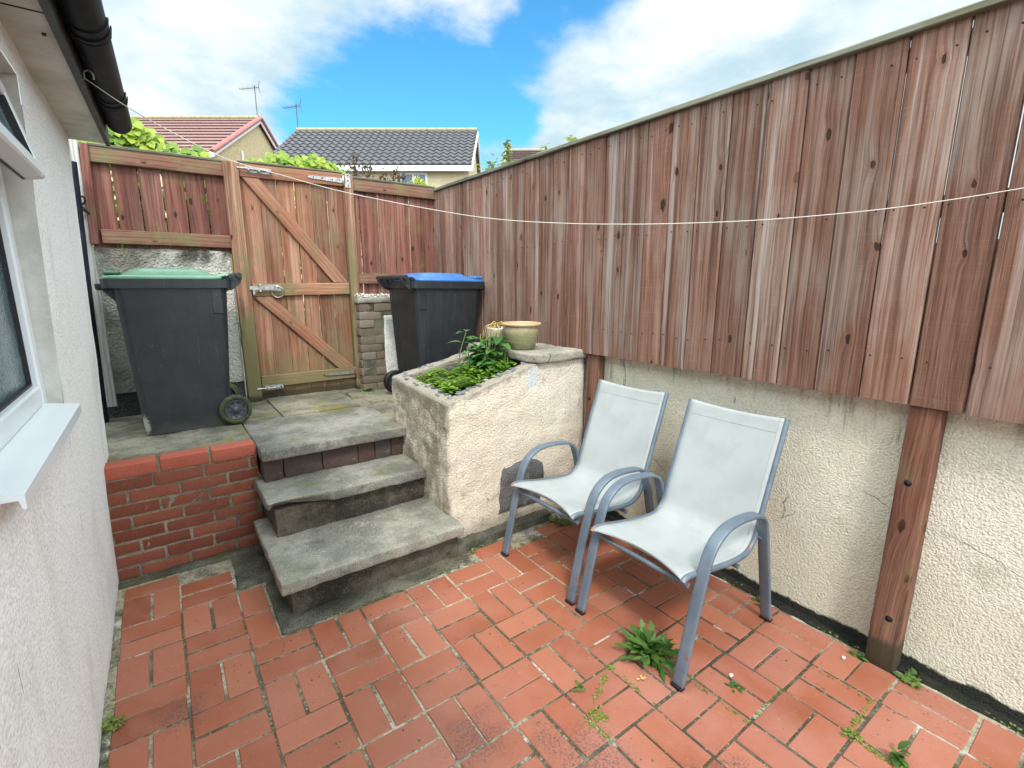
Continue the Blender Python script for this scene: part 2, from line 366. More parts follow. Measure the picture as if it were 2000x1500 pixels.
def simple(name, col, rough=.5, metal=0.0, spec=.5, nscale=0, namp=.3, bstr=0.0, dirt=None, trans=None):
    m, t = mat(name)
    c = col
    if nscale:
        n = t.noise(t.obj, nscale, 5, .65)
        c = t.mix(t.rng(n, .35, .7), col, dirt if dirt else tuple(q * (1 - namp) for q in col))
    setp(t, c, rough, t.bump(t.noise(t.obj, 90, 3), bstr, .003) if bstr else None, spec, metal)
    return m
def bin_mat(name, a, b, scuff=False):
    m, t = mat(name)
    c = t.mix(t.rng(t.noise(t.obj, 6, 5, .65), .35, .7), a, b)
    x, y, z = t.sep(t.obj)
    sc_ = t.noise(t.comb(t.math('MULTIPLY', x, 38), t.math('MULTIPLY', y, 38), t.math('MULTIPLY', z, 2.5)), 1.0, 4, .65)
    c = t.mix(t.rng(sc_, .60, .74, 0, .45), c, tuple(q * 2.4 for q in b))
    fl = t.noise(t.obj, 85, 3, .7)
    c = t.mix(t.math('MULTIPLY', t.rng(fl, .64, .70), t.rng(t.noise(t.obj, 4, 3), .5, .62, 0, .5)), c, (.22, .215, .19))
    c = t.mix(t.math('MULTIPLY', t.rng(t.math('ADD', z, t.math('MULTIPLY', t.noise(t.obj, 12, 4), .16)), .17, .06), .5), c, (.10, .095, .07))
    if scuff:
        d = t.vmath('DISTANCE', t.vmath('MULTIPLY', t.obj, (1, 1, .45)), (-.228, -.225, .030))
        c = t.mix(t.rng(t.math('ADD', d, t.math('MULTIPLY', t.math('SUBTRACT', fl, .5), .05)), .034, .014, 0, .8), c, (.42, .41, .38))
    setp(t, c, t.rng(sc_, .4, .7, .42, .62), t.bump(t.noise(t.obj, 90, 3), .12, .003), .45)
    return m
M['bin'] = bin_mat('dark_grey_plastic', (.016, .019, .023), (.026, .029, .033), True)
M['bin_black'] = bin_mat('black_plastic', (.012, .014, .017), (.020, .023, .026))
M['lid_green'] = simple('green_lid_plastic', (.12, .255, .165), .2, nscale=9, dirt=(.17, .30, .215))
M['lid_green_dark'] = simple('dark_green_plastic', (.025, .10, .05), .4)
M['lid_blue'] = simple('blue_lid_plastic', (.035, .125, .34), .33, nscale=8, dirt=(.055, .155, .37))
M['tyre'] = simple('mossy_tyre', (.022, .023, .021), .8, nscale=22, dirt=(.085, .090, .022), bstr=.3)
M['wheel_hub'] = simple('grey_hub', (.055, .062, .070), .42)
M['gutter'] = simple('black_gutter', (.010, .013, .020), .55, spec=.15, nscale=10, dirt=(.024, .028, .036))
M['fascia'] = simple('black_fascia', (.018, .021, .025), .45, nscale=14, dirt=(.045, .045, .045))
M['soffit'] = simple('soffit_board', (.62, .61, .57), .85, nscale=5, dirt=(.44, .43, .39), bstr=.3)
M['pvc'] = simple('white_pvc', (.74, .78, .80), .28, nscale=4, dirt=(.70, .745, .775))
M['gasket'] = simple('black_gasket', (.012, .012, .016), .5)
M['steel'] = simple('galvanised_steel', (.42, .43, .43), .42, .75, nscale=40, dirt=(.24, .20, .17))
M['rust'] = simple('rusted_steel', (.13, .045, .025), .8, .2, nscale=40, dirt=(.22, .12, .07))
M['iron'] = simple('black_iron', (.012, .012, .013), .5, .4)
M['rope'] = simple('white_cord', (.48, .45, .40), .8)
M['white_pot'] = simple('white_pot_plastic', (.62, .63, .62), .4, nscale=9, dirt=(.45, .46, .44))
M['alu'] = simple('aerial_metal', (.07, .075, .08), .5, .3)
M['slate'] = simple('slate_chip', (.10, .105, .12), .8, nscale=18, dirt=(.28, .27, .26))
M['buff_trim'] = simple('white_trim', (.72, .72, .74), .5)
M['red_trim'] = simple('red_verge', (.33, .12, .105), .7, nscale=9)
M['ridge'] = simple('ridge_tile', (.33, .28, .17), .8, nscale=12)
M['dark_roof'] = simple('dark_roof_tile', (.060, .060, .068), .55, nscale=14, dirt=(.105, .10, .105), bstr=.3)
M['red_roof'] = simple('red_roof_tile', (.30, .175, .16), .75, nscale=9, dirt=(.24, .14, .13))
M['brown_roof'] = simple('brown_roof_tile', (.16, .105, .10), .75, nscale=9)
M['far_glass'] = simple('far_window_glass', (.10, .13, .16), .12)
M['white_bits'] = simple('white_flowers', (.80, .80, .74), .6)
M['grit'] = simple('grit', (.20, .16, .12), .9, nscale=3, dirt=(.05, .04, .03))
M['petal'] = simple('fallen_petal', (.75, .62, .58), .6)
M['stem'] = simple('plant_stem', (.13, .17, .05), .6)
M['dry_stem'] = simple('dry_plant_stem', (.50, .36, .14), .7, nscale=30, dirt=(.42, .28, .07))
M['bark'] = simple('bark', (.09, .065, .045), .9, nscale=20, bstr=.5)
M['white_paint'] = render_mat('old_white_paint', (.66, .65, .61), (.40, .37, .31), (.72, .71, .68), 60, .5, .35)


def buff_brick():
    m, t = mat('buff_brick_wall')
    b = t.node('ShaderNodeTexBrick'); x, y, z = t.sep(t.obj)
    t.put(b.inputs['Vector'], t.comb(t.math('ADD', x, y), z, 0))
    for k, v in (('Color1', (.60, .45, .24)), ('Color2', (.48, .355, .185)), ('Mortar', (.46, .41, .31))): t.put(b.inputs[k], v)
    for k, v in (('Scale', 1.0), ('Mortar Size', .012), ('Brick Width', .225), ('Row Height', .075)): t.put(b.inputs[k], v)
    setp(t, t.mix(t.rng(t.noise(t.obj, 3, 4), .4, .7, 0, .3), b.outputs[0], (.64, .50, .29)), .9)
    return m
M['buff_brick'] = buff_brick()


def glass_mat():
    m, t = mat('obscured_glass')
    c = t.mix(t.rng(t.noise(t.obj, 3.0, 4), .35, .65), (.10, .155, .16), (.24, .32, .33))
    c = t.mix(t.rng(t.noise(t.obj, 90, 3, .7), .5, .7, 0, .45), c, (.05, .08, .085))
    setp(t, c, .16, t.bump(t.noise(t.obj, 55, 3), .25, .01), .6)
    return m
M['glass'] = glass_mat()


def sling_mat():
    m, t = mat('woven_sling')
    x, y, z = t.sep(t.obj)
    wv = t.math('MULTIPLY', t.math('SINE', t.math('MULTIPLY', y, 2600)), t.math('SINE', t.math('MULTIPLY', t.math('ADD', x, z), 2600)))
    c = t.mix(t.rng(t.noise(t.obj, 7, 5, .6), .36, .70), (.36, .378, .375), (.315, .336, .328))
    c = t.mix(t.rng(t.noise(t.obj, 2.4, 4), .5, .75, 0, .35), c, (.30, .32, .30))
    c = t.mix(t.rng(t.voro(t.obj, 14), .045, .02, 0, .6), c, (.22, .2, .16))
    setp(t, c, .62, t.bump(wv, .10, .001), .3)
    return m
M['sling'] = sling_mat()


def chairframe_mat():
    m, t = mat('blue_grey_enamel')
    c = t.mix(t.rng(t.noise(t.obj, 8, 5, .6), .35, .7), (.092, .122, .158), (.135, .17, .205))
    rm = t.math('MULTIPLY', t.rng(t.noise(t.obj, 11, 5, .7), .62, .68), t.rng(t.noise(t.obj, 60, 4), .38, .55))
    x, y, z = t.sep(t.obj)
    seat = t.math('MULTIPLY', t.math('MULTIPLY', t.rng(z, .455, .44), t.rng(z, .403, .410)), t.rng(t.math('ABSOLUTE', y), .262, .257))   # the seat rails have rusted most
    rm = t.math('MAXIMUM', rm, t.math('MULTIPLY', seat, t.rng(t.noise(t.obj, 6, 5, .7), .48, .58)))
    c = t.mix(rm, c, (.20, .085, .05))
    lo = t.rng(t.math('ADD', z, t.math('MULTIPLY', t.noise(t.obj, 30, 4), .06)), .07, .035, 0, .75)
    c = t.mix(lo, c, (.075, .06, .05))
    setp(t, c, .40, None, .5)
    return m
M['chair'] = chairframe_mat()



def glaze_mat():
    m, t = mat('olive_glaze')
    z = t.sep(t.obj)[2]
    n = t.noise(t.obj, 9, 5)
    c = t.ramp(t.math('ADD', z, t.math('MULTIPLY', t.math('SUBTRACT', n, .5), .06)), [(.0, (.15, .145, .07)), (.09, (.20, .20, .105)), (.125, (.30, .26, .15)), (.15, (.36, .30, .18))])
    c = t.mix(t.rng(t.noise(t.obj, 160, 2), .60, .66, 0, .6), c, (.55, .45, .30))
    setp(t, c, .28, t.bump(t.noise(t.obj, 120, 3), .25, .003), .5)
    return m
M['glaze'] = glaze_mat()
M['pot_rim'] = simple('tan_pot_rim', (.46, .31, .17), .45, nscale=14, dirt=(.38, .25, .13))


def leaf_mat(name, a, b, c3=None, tr=.35):
    m, t = mat(name)
    g = t.node('ShaderNodeNewGeometry')
    c = t.mix(g.outputs['Random Per Island'], a, b)
    if c3: c = t.mix(t.rng(t.noise(t.pos, 4.0, 3), .5, .7), c, c3)
    c = t.mix(t.rng(t.noise(t.pos, 70, 3), .5, .8, 0, .4), c, tuple(q * .55 for q in a))
    setp(t, c, .5, None, .35)
    tl = t.node('ShaderNodeBsdfTranslucent'); t.l.new(t.mix(1, c, (1.3, 1.4, .6), 'MULTIPLY'), tl.inputs[0])
    ms = t.node('ShaderNodeMixShader'); t.put(ms.inputs[0], tr)
    t.l.new(t.p.outputs[0], ms.inputs[1]); t.l.new(tl.outputs[0], ms.inputs[2])
    t.l.new(ms.outputs[0], t.n['Material Output'].inputs[0])
    return m
M['vine'] = leaf_mat('vine_leaf', (.08, .17, .012), (.32, .38, .03), (.20, .29, .03), tr=.22)
M['dark_leaf'] = leaf_mat('dark_leaf', (.05, .10, .03), (.09, .15, .045))
M['purple_leaf'] = leaf_mat('purple_leaf', (.09, .045, .06), (.14, .08, .085), (.11, .10, .07))
M['gold_leaf'] = leaf_mat('gold_leaf', (.38, .42, .03), (.50, .50, .06))
M['pale_leaf'] = leaf_mat('pale_leaf', (.22, .27, .13), (.33, .36, .19))
M['cress'] = leaf_mat('bright_leaf', (.07, .17, .015), (.22, .36, .035), (.17, .28, .03))
M['potato'] = leaf_mat('broad_leaf', (.035, .11, .025), (.11, .25, .06), (.12, .25, .07))
M['weed'] = leaf_mat('weed_leaf', (.035, .095, .016), (.10, .20, .045), (.13, .19, .04), tr=.25)
M['wilt'] = leaf_mat('wilted_leaf', (.30, .33, .05), (.46, .40, .12))
M['moss'] = leaf_mat('moss_leaf', (.10, .15, .02), (.19, .24, .04), tr=.1)


# ------------------------------------------------------------------ mesh helpers
class MB:
    def __init__(s): s.v = []; s.f = []; s.smooth = []
    def add(s, vs, fs, smooth=False):
        o = len(s.v); s.v += [tuple(q) for q in vs]
        for f in fs: s.f.append(tuple(i + o for i in f)); s.smooth.append(smooth)
        return s
    def box(s, x0, x1, y0, y1, z0, z1, mtx=None, bev=0.0):
        if bev <= 0:
            vs = [Vector(p) for p in ((x0, y0, z0), (x1, y0, z0), (x1, y1, z0), (x0, y1, z0), (x0, y0, z1), (x1, y0, z1), (x1, y1, z1), (x0, y1, z1))]
            fs = [(3, 2, 1, 0), (4, 5, 6, 7), (0, 1, 5, 4), (1, 2, 6, 5), (2, 3, 7, 6), (3, 0, 4, 7)]
        else:
            b = min(bev, (x1 - x0) * .45, (y1 - y0) * .45, (z1 - z0) * .45)
            vs = []; idx = {}
            cx, cy, cz = (x0, x1), (y0, y1), (z0, z1)
            for i in (0, 1):
                for j in (0, 1):
                    for k in (0, 1):
                        sx, sy, sz = (b if i == 0 else -b), (b if j == 0 else -b), (b if k == 0 else -b)
                        for a, p in enumerate(((cx[i], cy[j] + sy, cz[k] + sz), (cx[i] + sx, cy[j], cz[k] + sz), (cx[i] + sx, cy[j] + sy, cz[k]))):
                            idx[i, j, k, a] = len(vs); vs.append(Vector(p))
            fs = []
            def q(*c): fs.append(tuple(idx[k] for k in c))
            for i in (0, 1):
                l = [(i, 0, 0, 0), (i, 1, 0, 0), (i, 1, 1, 0), (i, 0, 1, 0)]; q(*(l if i else l[::-1]))
                l = [(0, i, 0, 1), (0, i, 1, 1), (1, i, 1, 1), (1, i, 0, 1)]; q(*(l if i else l[::-1]))
                l = [(0, 0, i, 2), (1, 0, i, 2), (1, 1, i, 2), (0, 1, i, 2)]; q(*(l if i else l[::-1]))
            for i in (0, 1):
                for j in (0, 1):
                    l = [(i, j, 0, 0), (i, j, 1, 0), (i, j, 1, 1), (i, j, 0, 1)]; q(*(l if (i + j) % 2 else l[::-1]))
                    l = [(i, 0, j, 0), (i, 0, j, 2), (i, 1, j, 2), (i, 1, j, 0)]; q(*(l if (i + j) % 2 else l[::-1]))
                    l = [(0, i, j, 1), (1, i, j, 1), (1, i, j, 2), (0, i, j, 2)]; q(*(l if (i + j) % 2 else l[::-1]))
            for i in (0, 1):
                for j in (0, 1):
                    for k in (0, 1):
                        l = [(i, j, k, 0), (i, j, k, 1), (i, j, k, 2)]; q(*(l if (i + j + k) % 2 else l[::-1]))
        if mtx is not None: vs = [mtx @ p for p in vs]
        return s.add(vs, fs)
    def rbox(s, x0, x1, y0, y1, z0, z1, cell=.03, rnd=.008, amp=.003, nscale=18, warp=None, seed=0.0, big=0.0):
        """rough box: subdivided, rounded edges, noise-displaced; warp(Vector) -> Vector"""
        lo = Vector((x0, y0, z0)); hi = Vector((x1, y1, z1))
        n = [max(2, int(round((hi[i] - lo[i]) / cell))) for i in range(3)]
        lines = []
        for i in range(3):
            L = hi[i] - lo[i]; r = min(rnd, L * .3)
            pts = [lo[i], lo[i] + r * .35] + [lo[i] + r + (L - 2 * r) * k / n[i] for k in range(n[i] + 1)] + [hi[i] - r * .35, hi[i]]
            lines.append(pts)
        n = [len(q) for q in lines]
        vid = {}; vs = []; fs = []
        il = lo + Vector((rnd,) * 3); ih = hi - Vector((rnd,) * 3)
        def V(i, j, k):
            key = (i, j, k)
            if key in vid: return vid[key]
            p = Vector((lines[0][i], lines[1][j], lines[2][k]))
            c = Vector(tuple(min(max(p[a], il[a]), ih[a]) if ih[a] > il[a] else (lo[a] + hi[a]) / 2 for a in range(3)))
            d = p - c
            if d.length > 1e-9:
                dn = d.normalized()
                m = max(abs(d.x), abs(d.y), abs(d.z))
                p = c + dn * m if rnd > 0 else p
            else: dn = Vector((0, 0, 1))
            q = p * nscale + Vector((seed, seed * 1.7, seed * .3))
            p = p + dn * (mnoise.fractal(q, 1.0, 2.0, 3) * amp)
            if big: p = p + mnoise.noise_vector(p * 3.1 + Vector((seed, 0, 0))) * big
            if warp: p = warp(p)
            vid[key] = len(vs); vs.append(p); return vid[key]
        a, b, c = n
        for i in range(a - 1):
            for j in range(b - 1):
                fs.append((V(i, j, 0), V(i, j + 1, 0), V(i + 1, j + 1, 0), V(i + 1, j, 0)))
                fs.append((V(i, j, c - 1), V(i + 1, j, c - 1), V(i + 1, j + 1, c - 1), V(i, j + 1, c - 1)))
        for i in range(a - 1):
            for k in range(c - 1):
                fs.append((V(i, 0, k), V(i + 1, 0, k), V(i + 1, 0, k + 1), V(i, 0, k + 1)))
                fs.append((V(i, b - 1, k), V(i, b - 1, k + 1), V(i + 1, b - 1, k + 1), V(i + 1, b - 1, k)))
        for j in range(b - 1):
            for k in range(c - 1):
                fs.append((V(0, j, k), V(0, j, k + 1), V(0, j + 1, k + 1), V(0, j + 1, k)))
                fs.append((V(a - 1, j, k), V(a - 1, j + 1, k), V(a - 1, j + 1, k + 1), V(a - 1, j, k + 1)))
        return s.add(vs, fs, True)
    def sweep(s, pts, hw, hh, b=None, n=10, cap=True, square=False):
        """oval (or rounded-square) tube along pts; b = fixed side vector, hw along it, hh across"""
        pts = [Vector(p) for p in pts]; ring = []
        for i, p in enumerate(pts):
            t = (pts[min(i + 1, len(pts) - 1)] - pts[max(i - 1, 0)]).normalized()
            if b is None:
                ref = Vector((0, 0, 1)) if abs(t.z) < .9 else Vector((1, 0, 0))
                side = t.cross(ref).normalized()
            else: side = (Vector(b) - t * Vector(b).dot(t)).normalized()
            nn = side.cross(t).normalized()
            w_ = hw[i] if isinstance(hw, (list, tuple)) else hw; h_ = hh[i] if isinstance(hh, (list, tuple)) else hh
            r = []
            for k in range(n):
                a = 2 * math.pi * (k + .5) / n
                cx, cy = math.cos(a), math.sin(a)
                if square:
                    cx = math.copysign(abs(cx) ** .45, cx); cy = math.copysign(abs(cy) ** .45, cy)
                r.append(p + side * (cx * w_) + nn * (cy * h_))
            ring.append(r)
        vs = [q for r in ring for q in r]; fs = []
        for i in range(len(pts) - 1):
            for k in range(n):
                k2 = (k + 1) % n
                fs.append((i * n + k, i * n + k2, (i + 1) * n + k2, (i + 1) * n + k))
        s.add(vs, fs, True)
        if cap:
            s.add(ring[0], [tuple(range(n))[::-1]]); s.add(ring[-1], [tuple(range(n))])
        return s
    def lathe(s, prof, n=28, mtx=None):
        vs = []; fs = []
        for (r, z) in prof:
            for k in range(n):
                a = 2 * math.pi * k / n; vs.append(Vector((r * math.cos(a), r * math.sin(a), z)))
        for i in range(len(prof) - 1):
            for k in range(n):
                k2 = (k + 1) % n; fs.append((i * n + k, i * n + k2, (i + 1) * n + k2, (i + 1) * n + k))
        if mtx is not None: vs = [mtx @ p for p in vs]
        return s.add(vs, fs, True)
    def loft(s, rings, cap=True, smooth=True):
        n = len(rings[0]); vs = [p for r in rings for p in r]; fs = []
        for i in range(len(rings) - 1):
            for k in range(n):
                k2 = (k + 1) % n; fs.append((i * n + k, i * n + k2, (i + 1) * n + k2, (i + 1) * n + k))
        s.add(vs, fs, smooth)
        if cap:
            s.add(rings[0], [tuple(range(n))[::-1]]); s.add(rings[-1], [tuple(range(n))])
        return s
    def prism(s, poly, z0, z1, axis='z', mtx=None):
        n = len(poly)
        if axis == 'z': lo = [Vector((a, b, z0)) for a, b in poly]; hi = [Vector((a, b, z1)) for a, b in poly]
        elif axis == 'y': lo = [Vector((a, z1, b)) for a, b in poly]; hi = [Vector((a, z0, b)) for a, b in poly]
        else: lo = [Vector((z0, a, b)) for a, b in poly]; hi = [Vector((z1, a, b)) for a, b in poly]
        vs = lo + hi
        if mtx is not None: vs = [mtx @ p for p in vs]
        fs = [tuple(range(n))[::-1], tuple(range(n, 2 * n))] + [(k, (k + 1) % n, n + (k + 1) % n, n + k) for k in range(n)]
        return s.add(vs, fs)
    def leaf(s, base, d, up, L, W, kind='ovate', droop=.25, fold=.15):
        d = Vector(d).normalized(); up = Vector(up)
        side = d.cross(up)
        if side.length < 1e-3: side = d.cross(Vector((1, .3, .2)))
        side.normalize(); nn = side.cross(d).normalized(); base = Vector(base)
        prof = {'ovate': [(0, .04), (.22, .36), (.48, .5), (.76, .32), (1, .0)],
                'lobed': [(0, .05), (.08, .42), (.30, .34), (.38, .52), (.62, .30), (.72, .34), (1, .0)],
                'saw': [(0, .06), (.14, .20), (.20, .10), (.34, .34), (.40, .17), (.56, .46), (.63, .24), (.80, .42), (1, .0)],
                'needle': [(0, .3), (.5, .4), (1, 0)]}[kind]
        def P(t, w_): return base + d * (t * L) + side * (w_ * W) + nn * (-droop * L * t * t + abs(w_) * W * fold)
        vs = []; fs = []
        for (t, w_) in prof[:-1]: vs += [P(t, -w_), P(t, 0), P(t, w_)]
        vs.append(P(1, 0)); n = len(prof) - 1
        for i in range(n - 1):
            a = i * 3; fs += [(a, a + 1, a + 4, a + 3), (a + 1, a + 2, a + 5, a + 4)]
        a = (n - 1) * 3; fs += [(a, a + 1, 3 * n), (a + 1, a + 2, 3 * n)]
        return s.add(vs, fs, kind == 'ovate')
    def build(s, name, material, parent=None, origin=(0, 0, 0), local=False):
        """mesh object; vertices are world coordinates unless local"""
        me = bpy.data.meshes.new(name)
        o = Vector(origin)
        if parent is not None and not local: o = world_loc(parent)
        vs = s.v if local else [tuple(Vector(p) - o) for p in s.v]
        me.from_pydata(vs, [], s.f); me.update()
        me.polygons.foreach_set('use_smooth', s.smooth)
        if isinstance(material, str): material = M[material]
        me.materials.append(material)
        ob = bpy.data.objects.new(name, me); COL.objects.link(ob)
        if parent is not None: ob.parent = parent
        elif not local: ob.location = o
        return ob


def world_loc(o):
    v = Vector(o.location)
    while o.parent: o = o.parent; v = v + Vector(o.location)
    return v
def tag(o, label, cat, group=None):
    o['label'] = label; o['category'] = cat
    if group: o['group'] = group
    return o
def thing(name, label, cat, loc=(0, 0, 0), group=None):
    e = bpy.data.objects.new(name, None); COL.objects.link(e); e.location = loc; e.empty_display_size = .1
    return tag(e, label, cat, group)
def struct(o, kind='structure'): o['kind'] = kind; return o
def catmull(pts, n=6):
    pts = [Vector(p) for p in pts]; out = []
    P = [pts[0] * 2 - pts[1]] + pts + [pts[-1] * 2 - pts[-2]]
    for i in range(1, len(P) - 2):
        for k in range(n):
            t = k / n
            out.append(.5 * ((2 * P[i]) + (-P[i - 1] + P[i + 1]) * t + (2 * P[i - 1] - 5 * P[i] + 4 * P[i + 1] - P[i + 2]) * t * t + (-P[i - 1] + 3 * P[i] - 3 * P[i + 1] + P[i + 2]) * t ** 3))
    out.append(pts[-1]); return out
def rrect(x0, x1, y0, y1, z, r, n=5):
    out = []
    for (cx, cy, a0) in ((x1 - r, y1 - r, 0), (x0 + r, y1 - r, 90), (x0 + r, y0 + r, 180), (x1 - r, y0 + r, 270)):
        for k in range(n):
            a = R(a0 + 90 * k / (n - 1)); out.append(Vector((cx + r * math.cos(a), cy + r * math.sin(a), z)))
    return out
def plank(name, p0, p1, wid, th, face, material, parent, bev=.004, level=False):
    """timber from p0 to p1 (centre line), its own frame with local Z along the grain; face = normal of the broad side"""
    p0 = Vector(p0); p1 = Vector(p1); z = (p1 - p0).normalized(); y = Vector(face); y = (y - z * y.dot(z)).normalized(); x = y.cross(z)
    L = (p1 - p0).length
    mb = MB(); nseg = max(2, int(L / .12))
    rings = []
    for i in range(nseg + 1):
        zz_ = L * i / nseg
        j = (random.uniform(-.0012, .0012), random.uniform(-.0012, .0012))
        hx, hy = wid / 2, th / 2
        rings.append([Vector((a + j[0], b + j[1], zz_)) for a, b in ((hx - bev, hy), (-hx + bev, hy), (-hx, hy - bev), (-hx, -hy + bev), (-hx + bev, -hy), (hx - bev, -hy), (hx, -hy + bev), (hx, hy - bev))])
    if level:                                   # ends sawn level
        for r_ in (rings[0], rings[-1]):
            for p in r_: p.z -= p.x * x.z / z.z
    mb.loft(rings, True, False)
    ob = mb.build(name, material, None, local=True)
    mw = Matrix((x, y, z)).transposed().to_4x4(); mw.translation = p0 - (world_loc(parent) if parent else Vector((0, 0, 0)))
    if parent: ob.parent = parent
    ob.matrix_local = mw
    return ob
def fixed_seed(s_): random.seed(s_)


# ------------------------------------------------------------------ SETTING: ground, paving, landing
mb = MB(); mb.add([(-400, -400, -.06), (400, -400, -.06), (400, 400, -.06), (-400, 400, -.06)], [(0, 1, 2, 3)])
struct(mb.build('ground', 'ground'))

mb = MB(); NXB, NYB = 70, 120
X0, X1, Y0, Y1 = -.45, 2.40, -2.0, 3.2
vs = []; fs = []
for j in range(NYB + 1):
    for i in range(NXB + 1):
        x = X0 + (X1 - X0) * i / NXB; y = Y0 + (Y1 - Y0) * j / NYB
        vs.append((x, y, -.0042 + .003 * mnoise.noise(Vector((x * 14, y * 14, 0)))))
for j in range(NYB):
    for i in range(NXB):
        a = j * (NXB + 1) + i; fs.append((a, a + 1, a + NXB + 2, a + NXB + 1))
mb.add(vs, fs, True)
struct(mb.build('patio_bed', 'mortar'))

fixed_seed(11)
mb = MB(); PX, PY = .2355, .2425
GX, GY = .158, 2.15
def paver(x0, x1, y0, y1):
    g = .0051
    j = lambda a: random.uniform(-a, a)
    cx, cy = (x0 + x1) / 2, (y0 + y1) / 2
    mt = Matrix.Translation((cx + j(.0025), cy + j(.0025), j(.0012))) @ Matrix.Rotation(j(.012), 4, 'Z') @ Matrix.Rotation(j(.006), 4, 'X') @ Matrix.Rotation(j(.006), 4, 'Y')
    hx, hy = (x1 - x0) / 2 - g + j(.0018), (y1 - y0) / 2 - g + j(.0018)
    mb.box(-hx, hx, -hy, hy, -.045, .0, mt, .003)
for ci in range(-3, 11):
    for cj in range(-17, 5):
        x0 = GX + ci * PX; y0 = GY + (cj - 1) * PY; x1 = x0 + PX; y1 = y0 + PY
        horiz = (ci + cj) % 2 == 0
        cells = [(x0, x1, y0, y0 + PY / 2), (x0, x1, y0 + PY / 2, y1)] if horiz else [(x0, x0 + PX / 2, y0, y1), (x0 + PX / 2, x1, y0, y1)]
        for (a, b, c, d) in cells:
            a = max(a, -.312); b = min(b, 2.285)
            if ci == 0 and cj in (1, 2):
                if not (a < .17 and (c < y0 + .01)): continue
                a, b, c, d = x0, .282, y0, y1
            if b - a < .05: continue
            mx_, my_ = (a + b) / 2, (c + d) / 2
            if my_ > 2.15:                                   # round the steps, brick wall and planter
                if mx_ < -.08 and d <= 3.04: pass
                elif mx_ < .158 and d <= 2.93: pass
                elif mx_ < .28 and d <= 2.66: pass
                elif mx_ > 1.13 and d <= 2.28: pass
                elif mx_ > 1.98 and d <= 2.36: pass
                else: continue
            paver(a, b, c, d)
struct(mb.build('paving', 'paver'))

mb = MB()
mb.rbox(-.9, .375, 3.185, 4.36, .30, .618, .06, .006, .004, 9)
mb.rbox(.382, 1.44, 3.62, 5.4, .30, .612, .06, .006, .004, 9, seed=3)
mb.rbox(1.262, 2.33, 3.16, 4.4, .30, .606, .06, .006, .005, 9, seed=5)
mb.rbox(.64, 1.20, 3.70, 4.355, .60, .628, .05, .006, .003, 12, seed=9)
mb.rbox(1.235, 1.40, 3.98, 4.20, .59, .632, .04, .012, .010, 12, seed=15, big=.02)
mb.rbox(1.30, 1.42, 3.74, 3.93, .59, .626, .04, .012, .010, 12, seed=19, big=.02)
mb.rbox(.40, .60, 3.72, 4.15, .59, .622, .05, .006, .004, 12, seed=23)
struct(mb.build('landing', 'landing'))
mb = MB(); mb.rbox(2.289, 2.36, -2.0, 2.34, -.04, .004, .04, .006, .008, 14, seed=11)
struct(mb.build('drain_strip', 'black_dirt'))
# mortar fillet around the foot of the steps and planter
mb = MB()
mb.rbox(.285, 1.2, 2.165, 2.30, -.04, .006, .03, .01, .010, 11)
mb.rbox(1.1, 1.99, 2.295, 2.40, -.04, .055, .03, .015, .012, 9, seed=2)
mb.rbox(.29, .37, 2.2, 3.08, -.04, .010, .03, .01, .012, 10, seed=4)
mb.rbox(.17, .34, 2.66, 3.08, -.04, .006, .03, .01, .012, 10, seed=5)
mb.rbox(-.35, .3, 3.02, 3.085, -.04, .014, .03, .01, .01, 10, seed=6)
struct(mb.build('mortar_fillet', 'cement'))

# ------------------------------------------------------------------ house on the left (leaning render wall, window, eaves)
house = thing('house', 'white rendered house wall with open white window and black gutter', 'house', (-.33, 1.0, 0))
def xw(z): return -.336 + .034 * z
WY0, WY1, WZ0, WZ1, HY = 1.25, 2.20, 1.135, 2.17, 3.38
def lean(p): return Vector((p.x + .034 * p.z, p.y, p.z))
mb = MB()
for (a, b, c, d) in ((-2.2, WY0, 0, 2.27), (WY1, HY, 0, 2.27), (WY0, WY1, 0, WZ0), (WY0, WY1, WZ1, 2.27)):
    n = max(2, int((b - a) / .06)); k = max(2, int((d - c) / .06)); vs = []; fs = []
    for j in range(k + 1):
        for i in range(n + 1):
            y = a + (b - a) * i / n; z = c + (d - c) * j / k
            e = 0 if (abs(y - HY) < 1e-6) else 1
            vs.append((xw(z) + .005 * mnoise.noise(Vector((0, y * 3, z * 3))) + .0015 * mnoise.noise(Vector((2, y * 18, z * 18))), y, z))
    for j in range(k):
        for i in range(n):
            q = j * (n + 1) + i; fs.append((q, q + 1, q + n + 2, q + n + 1))
    mb.add(vs, fs, True)
mb_keep = mb; mb = MB()
for (y, s_) in ((WY0, 1), (WY1, -1)):
    mb.add([(xw(WZ0), y, WZ0), (-.50, y, WZ0), (-.50, y, WZ1), (xw(WZ1), y, WZ1)], [(0, 1, 2, 3)])
mb.add([(xw(WZ0), WY0, WZ0), (xw(WZ0), WY1, WZ0), (-.5, WY1, WZ0), (-.5, WY0, WZ0)], [(0, 1, 2, 3)])
mb.add([(xw(WZ1), WY0, WZ1), (xw(WZ1), WY1, WZ1), (-.5, WY1, WZ1), (-.5, WY0, WZ1)], [(3, 2, 1, 0)])
mb.build('window_reveal', 'soffit', house); mb = mb_keep
mb.add([(xw(0), HY, 0), (-4, HY, 0), (-4, HY, 2.27), (xw(2.27), HY, 2.27)], [(0, 1, 2, 3)])
mb.add([(-4, HY, 2.27), (xw(2.27), HY, 2.27), (-2.1, HY, 3.6)], [(0, 1, 2)])
mb.add([(-4, -2.2, 0), (xw(0), -2.2, 0), (xw(2.27), -2.2, 2.27), (-4, -2.2, 2.27)], [(0, 1, 2, 3)])
mb.add([(-4, HY, 0), (-4, -2.2, 0), (-4, -2.2, 2.27), (-4, HY, 2.27)], [(0, 1, 2, 3)])
mb.build('wall', 'house_wall', house)
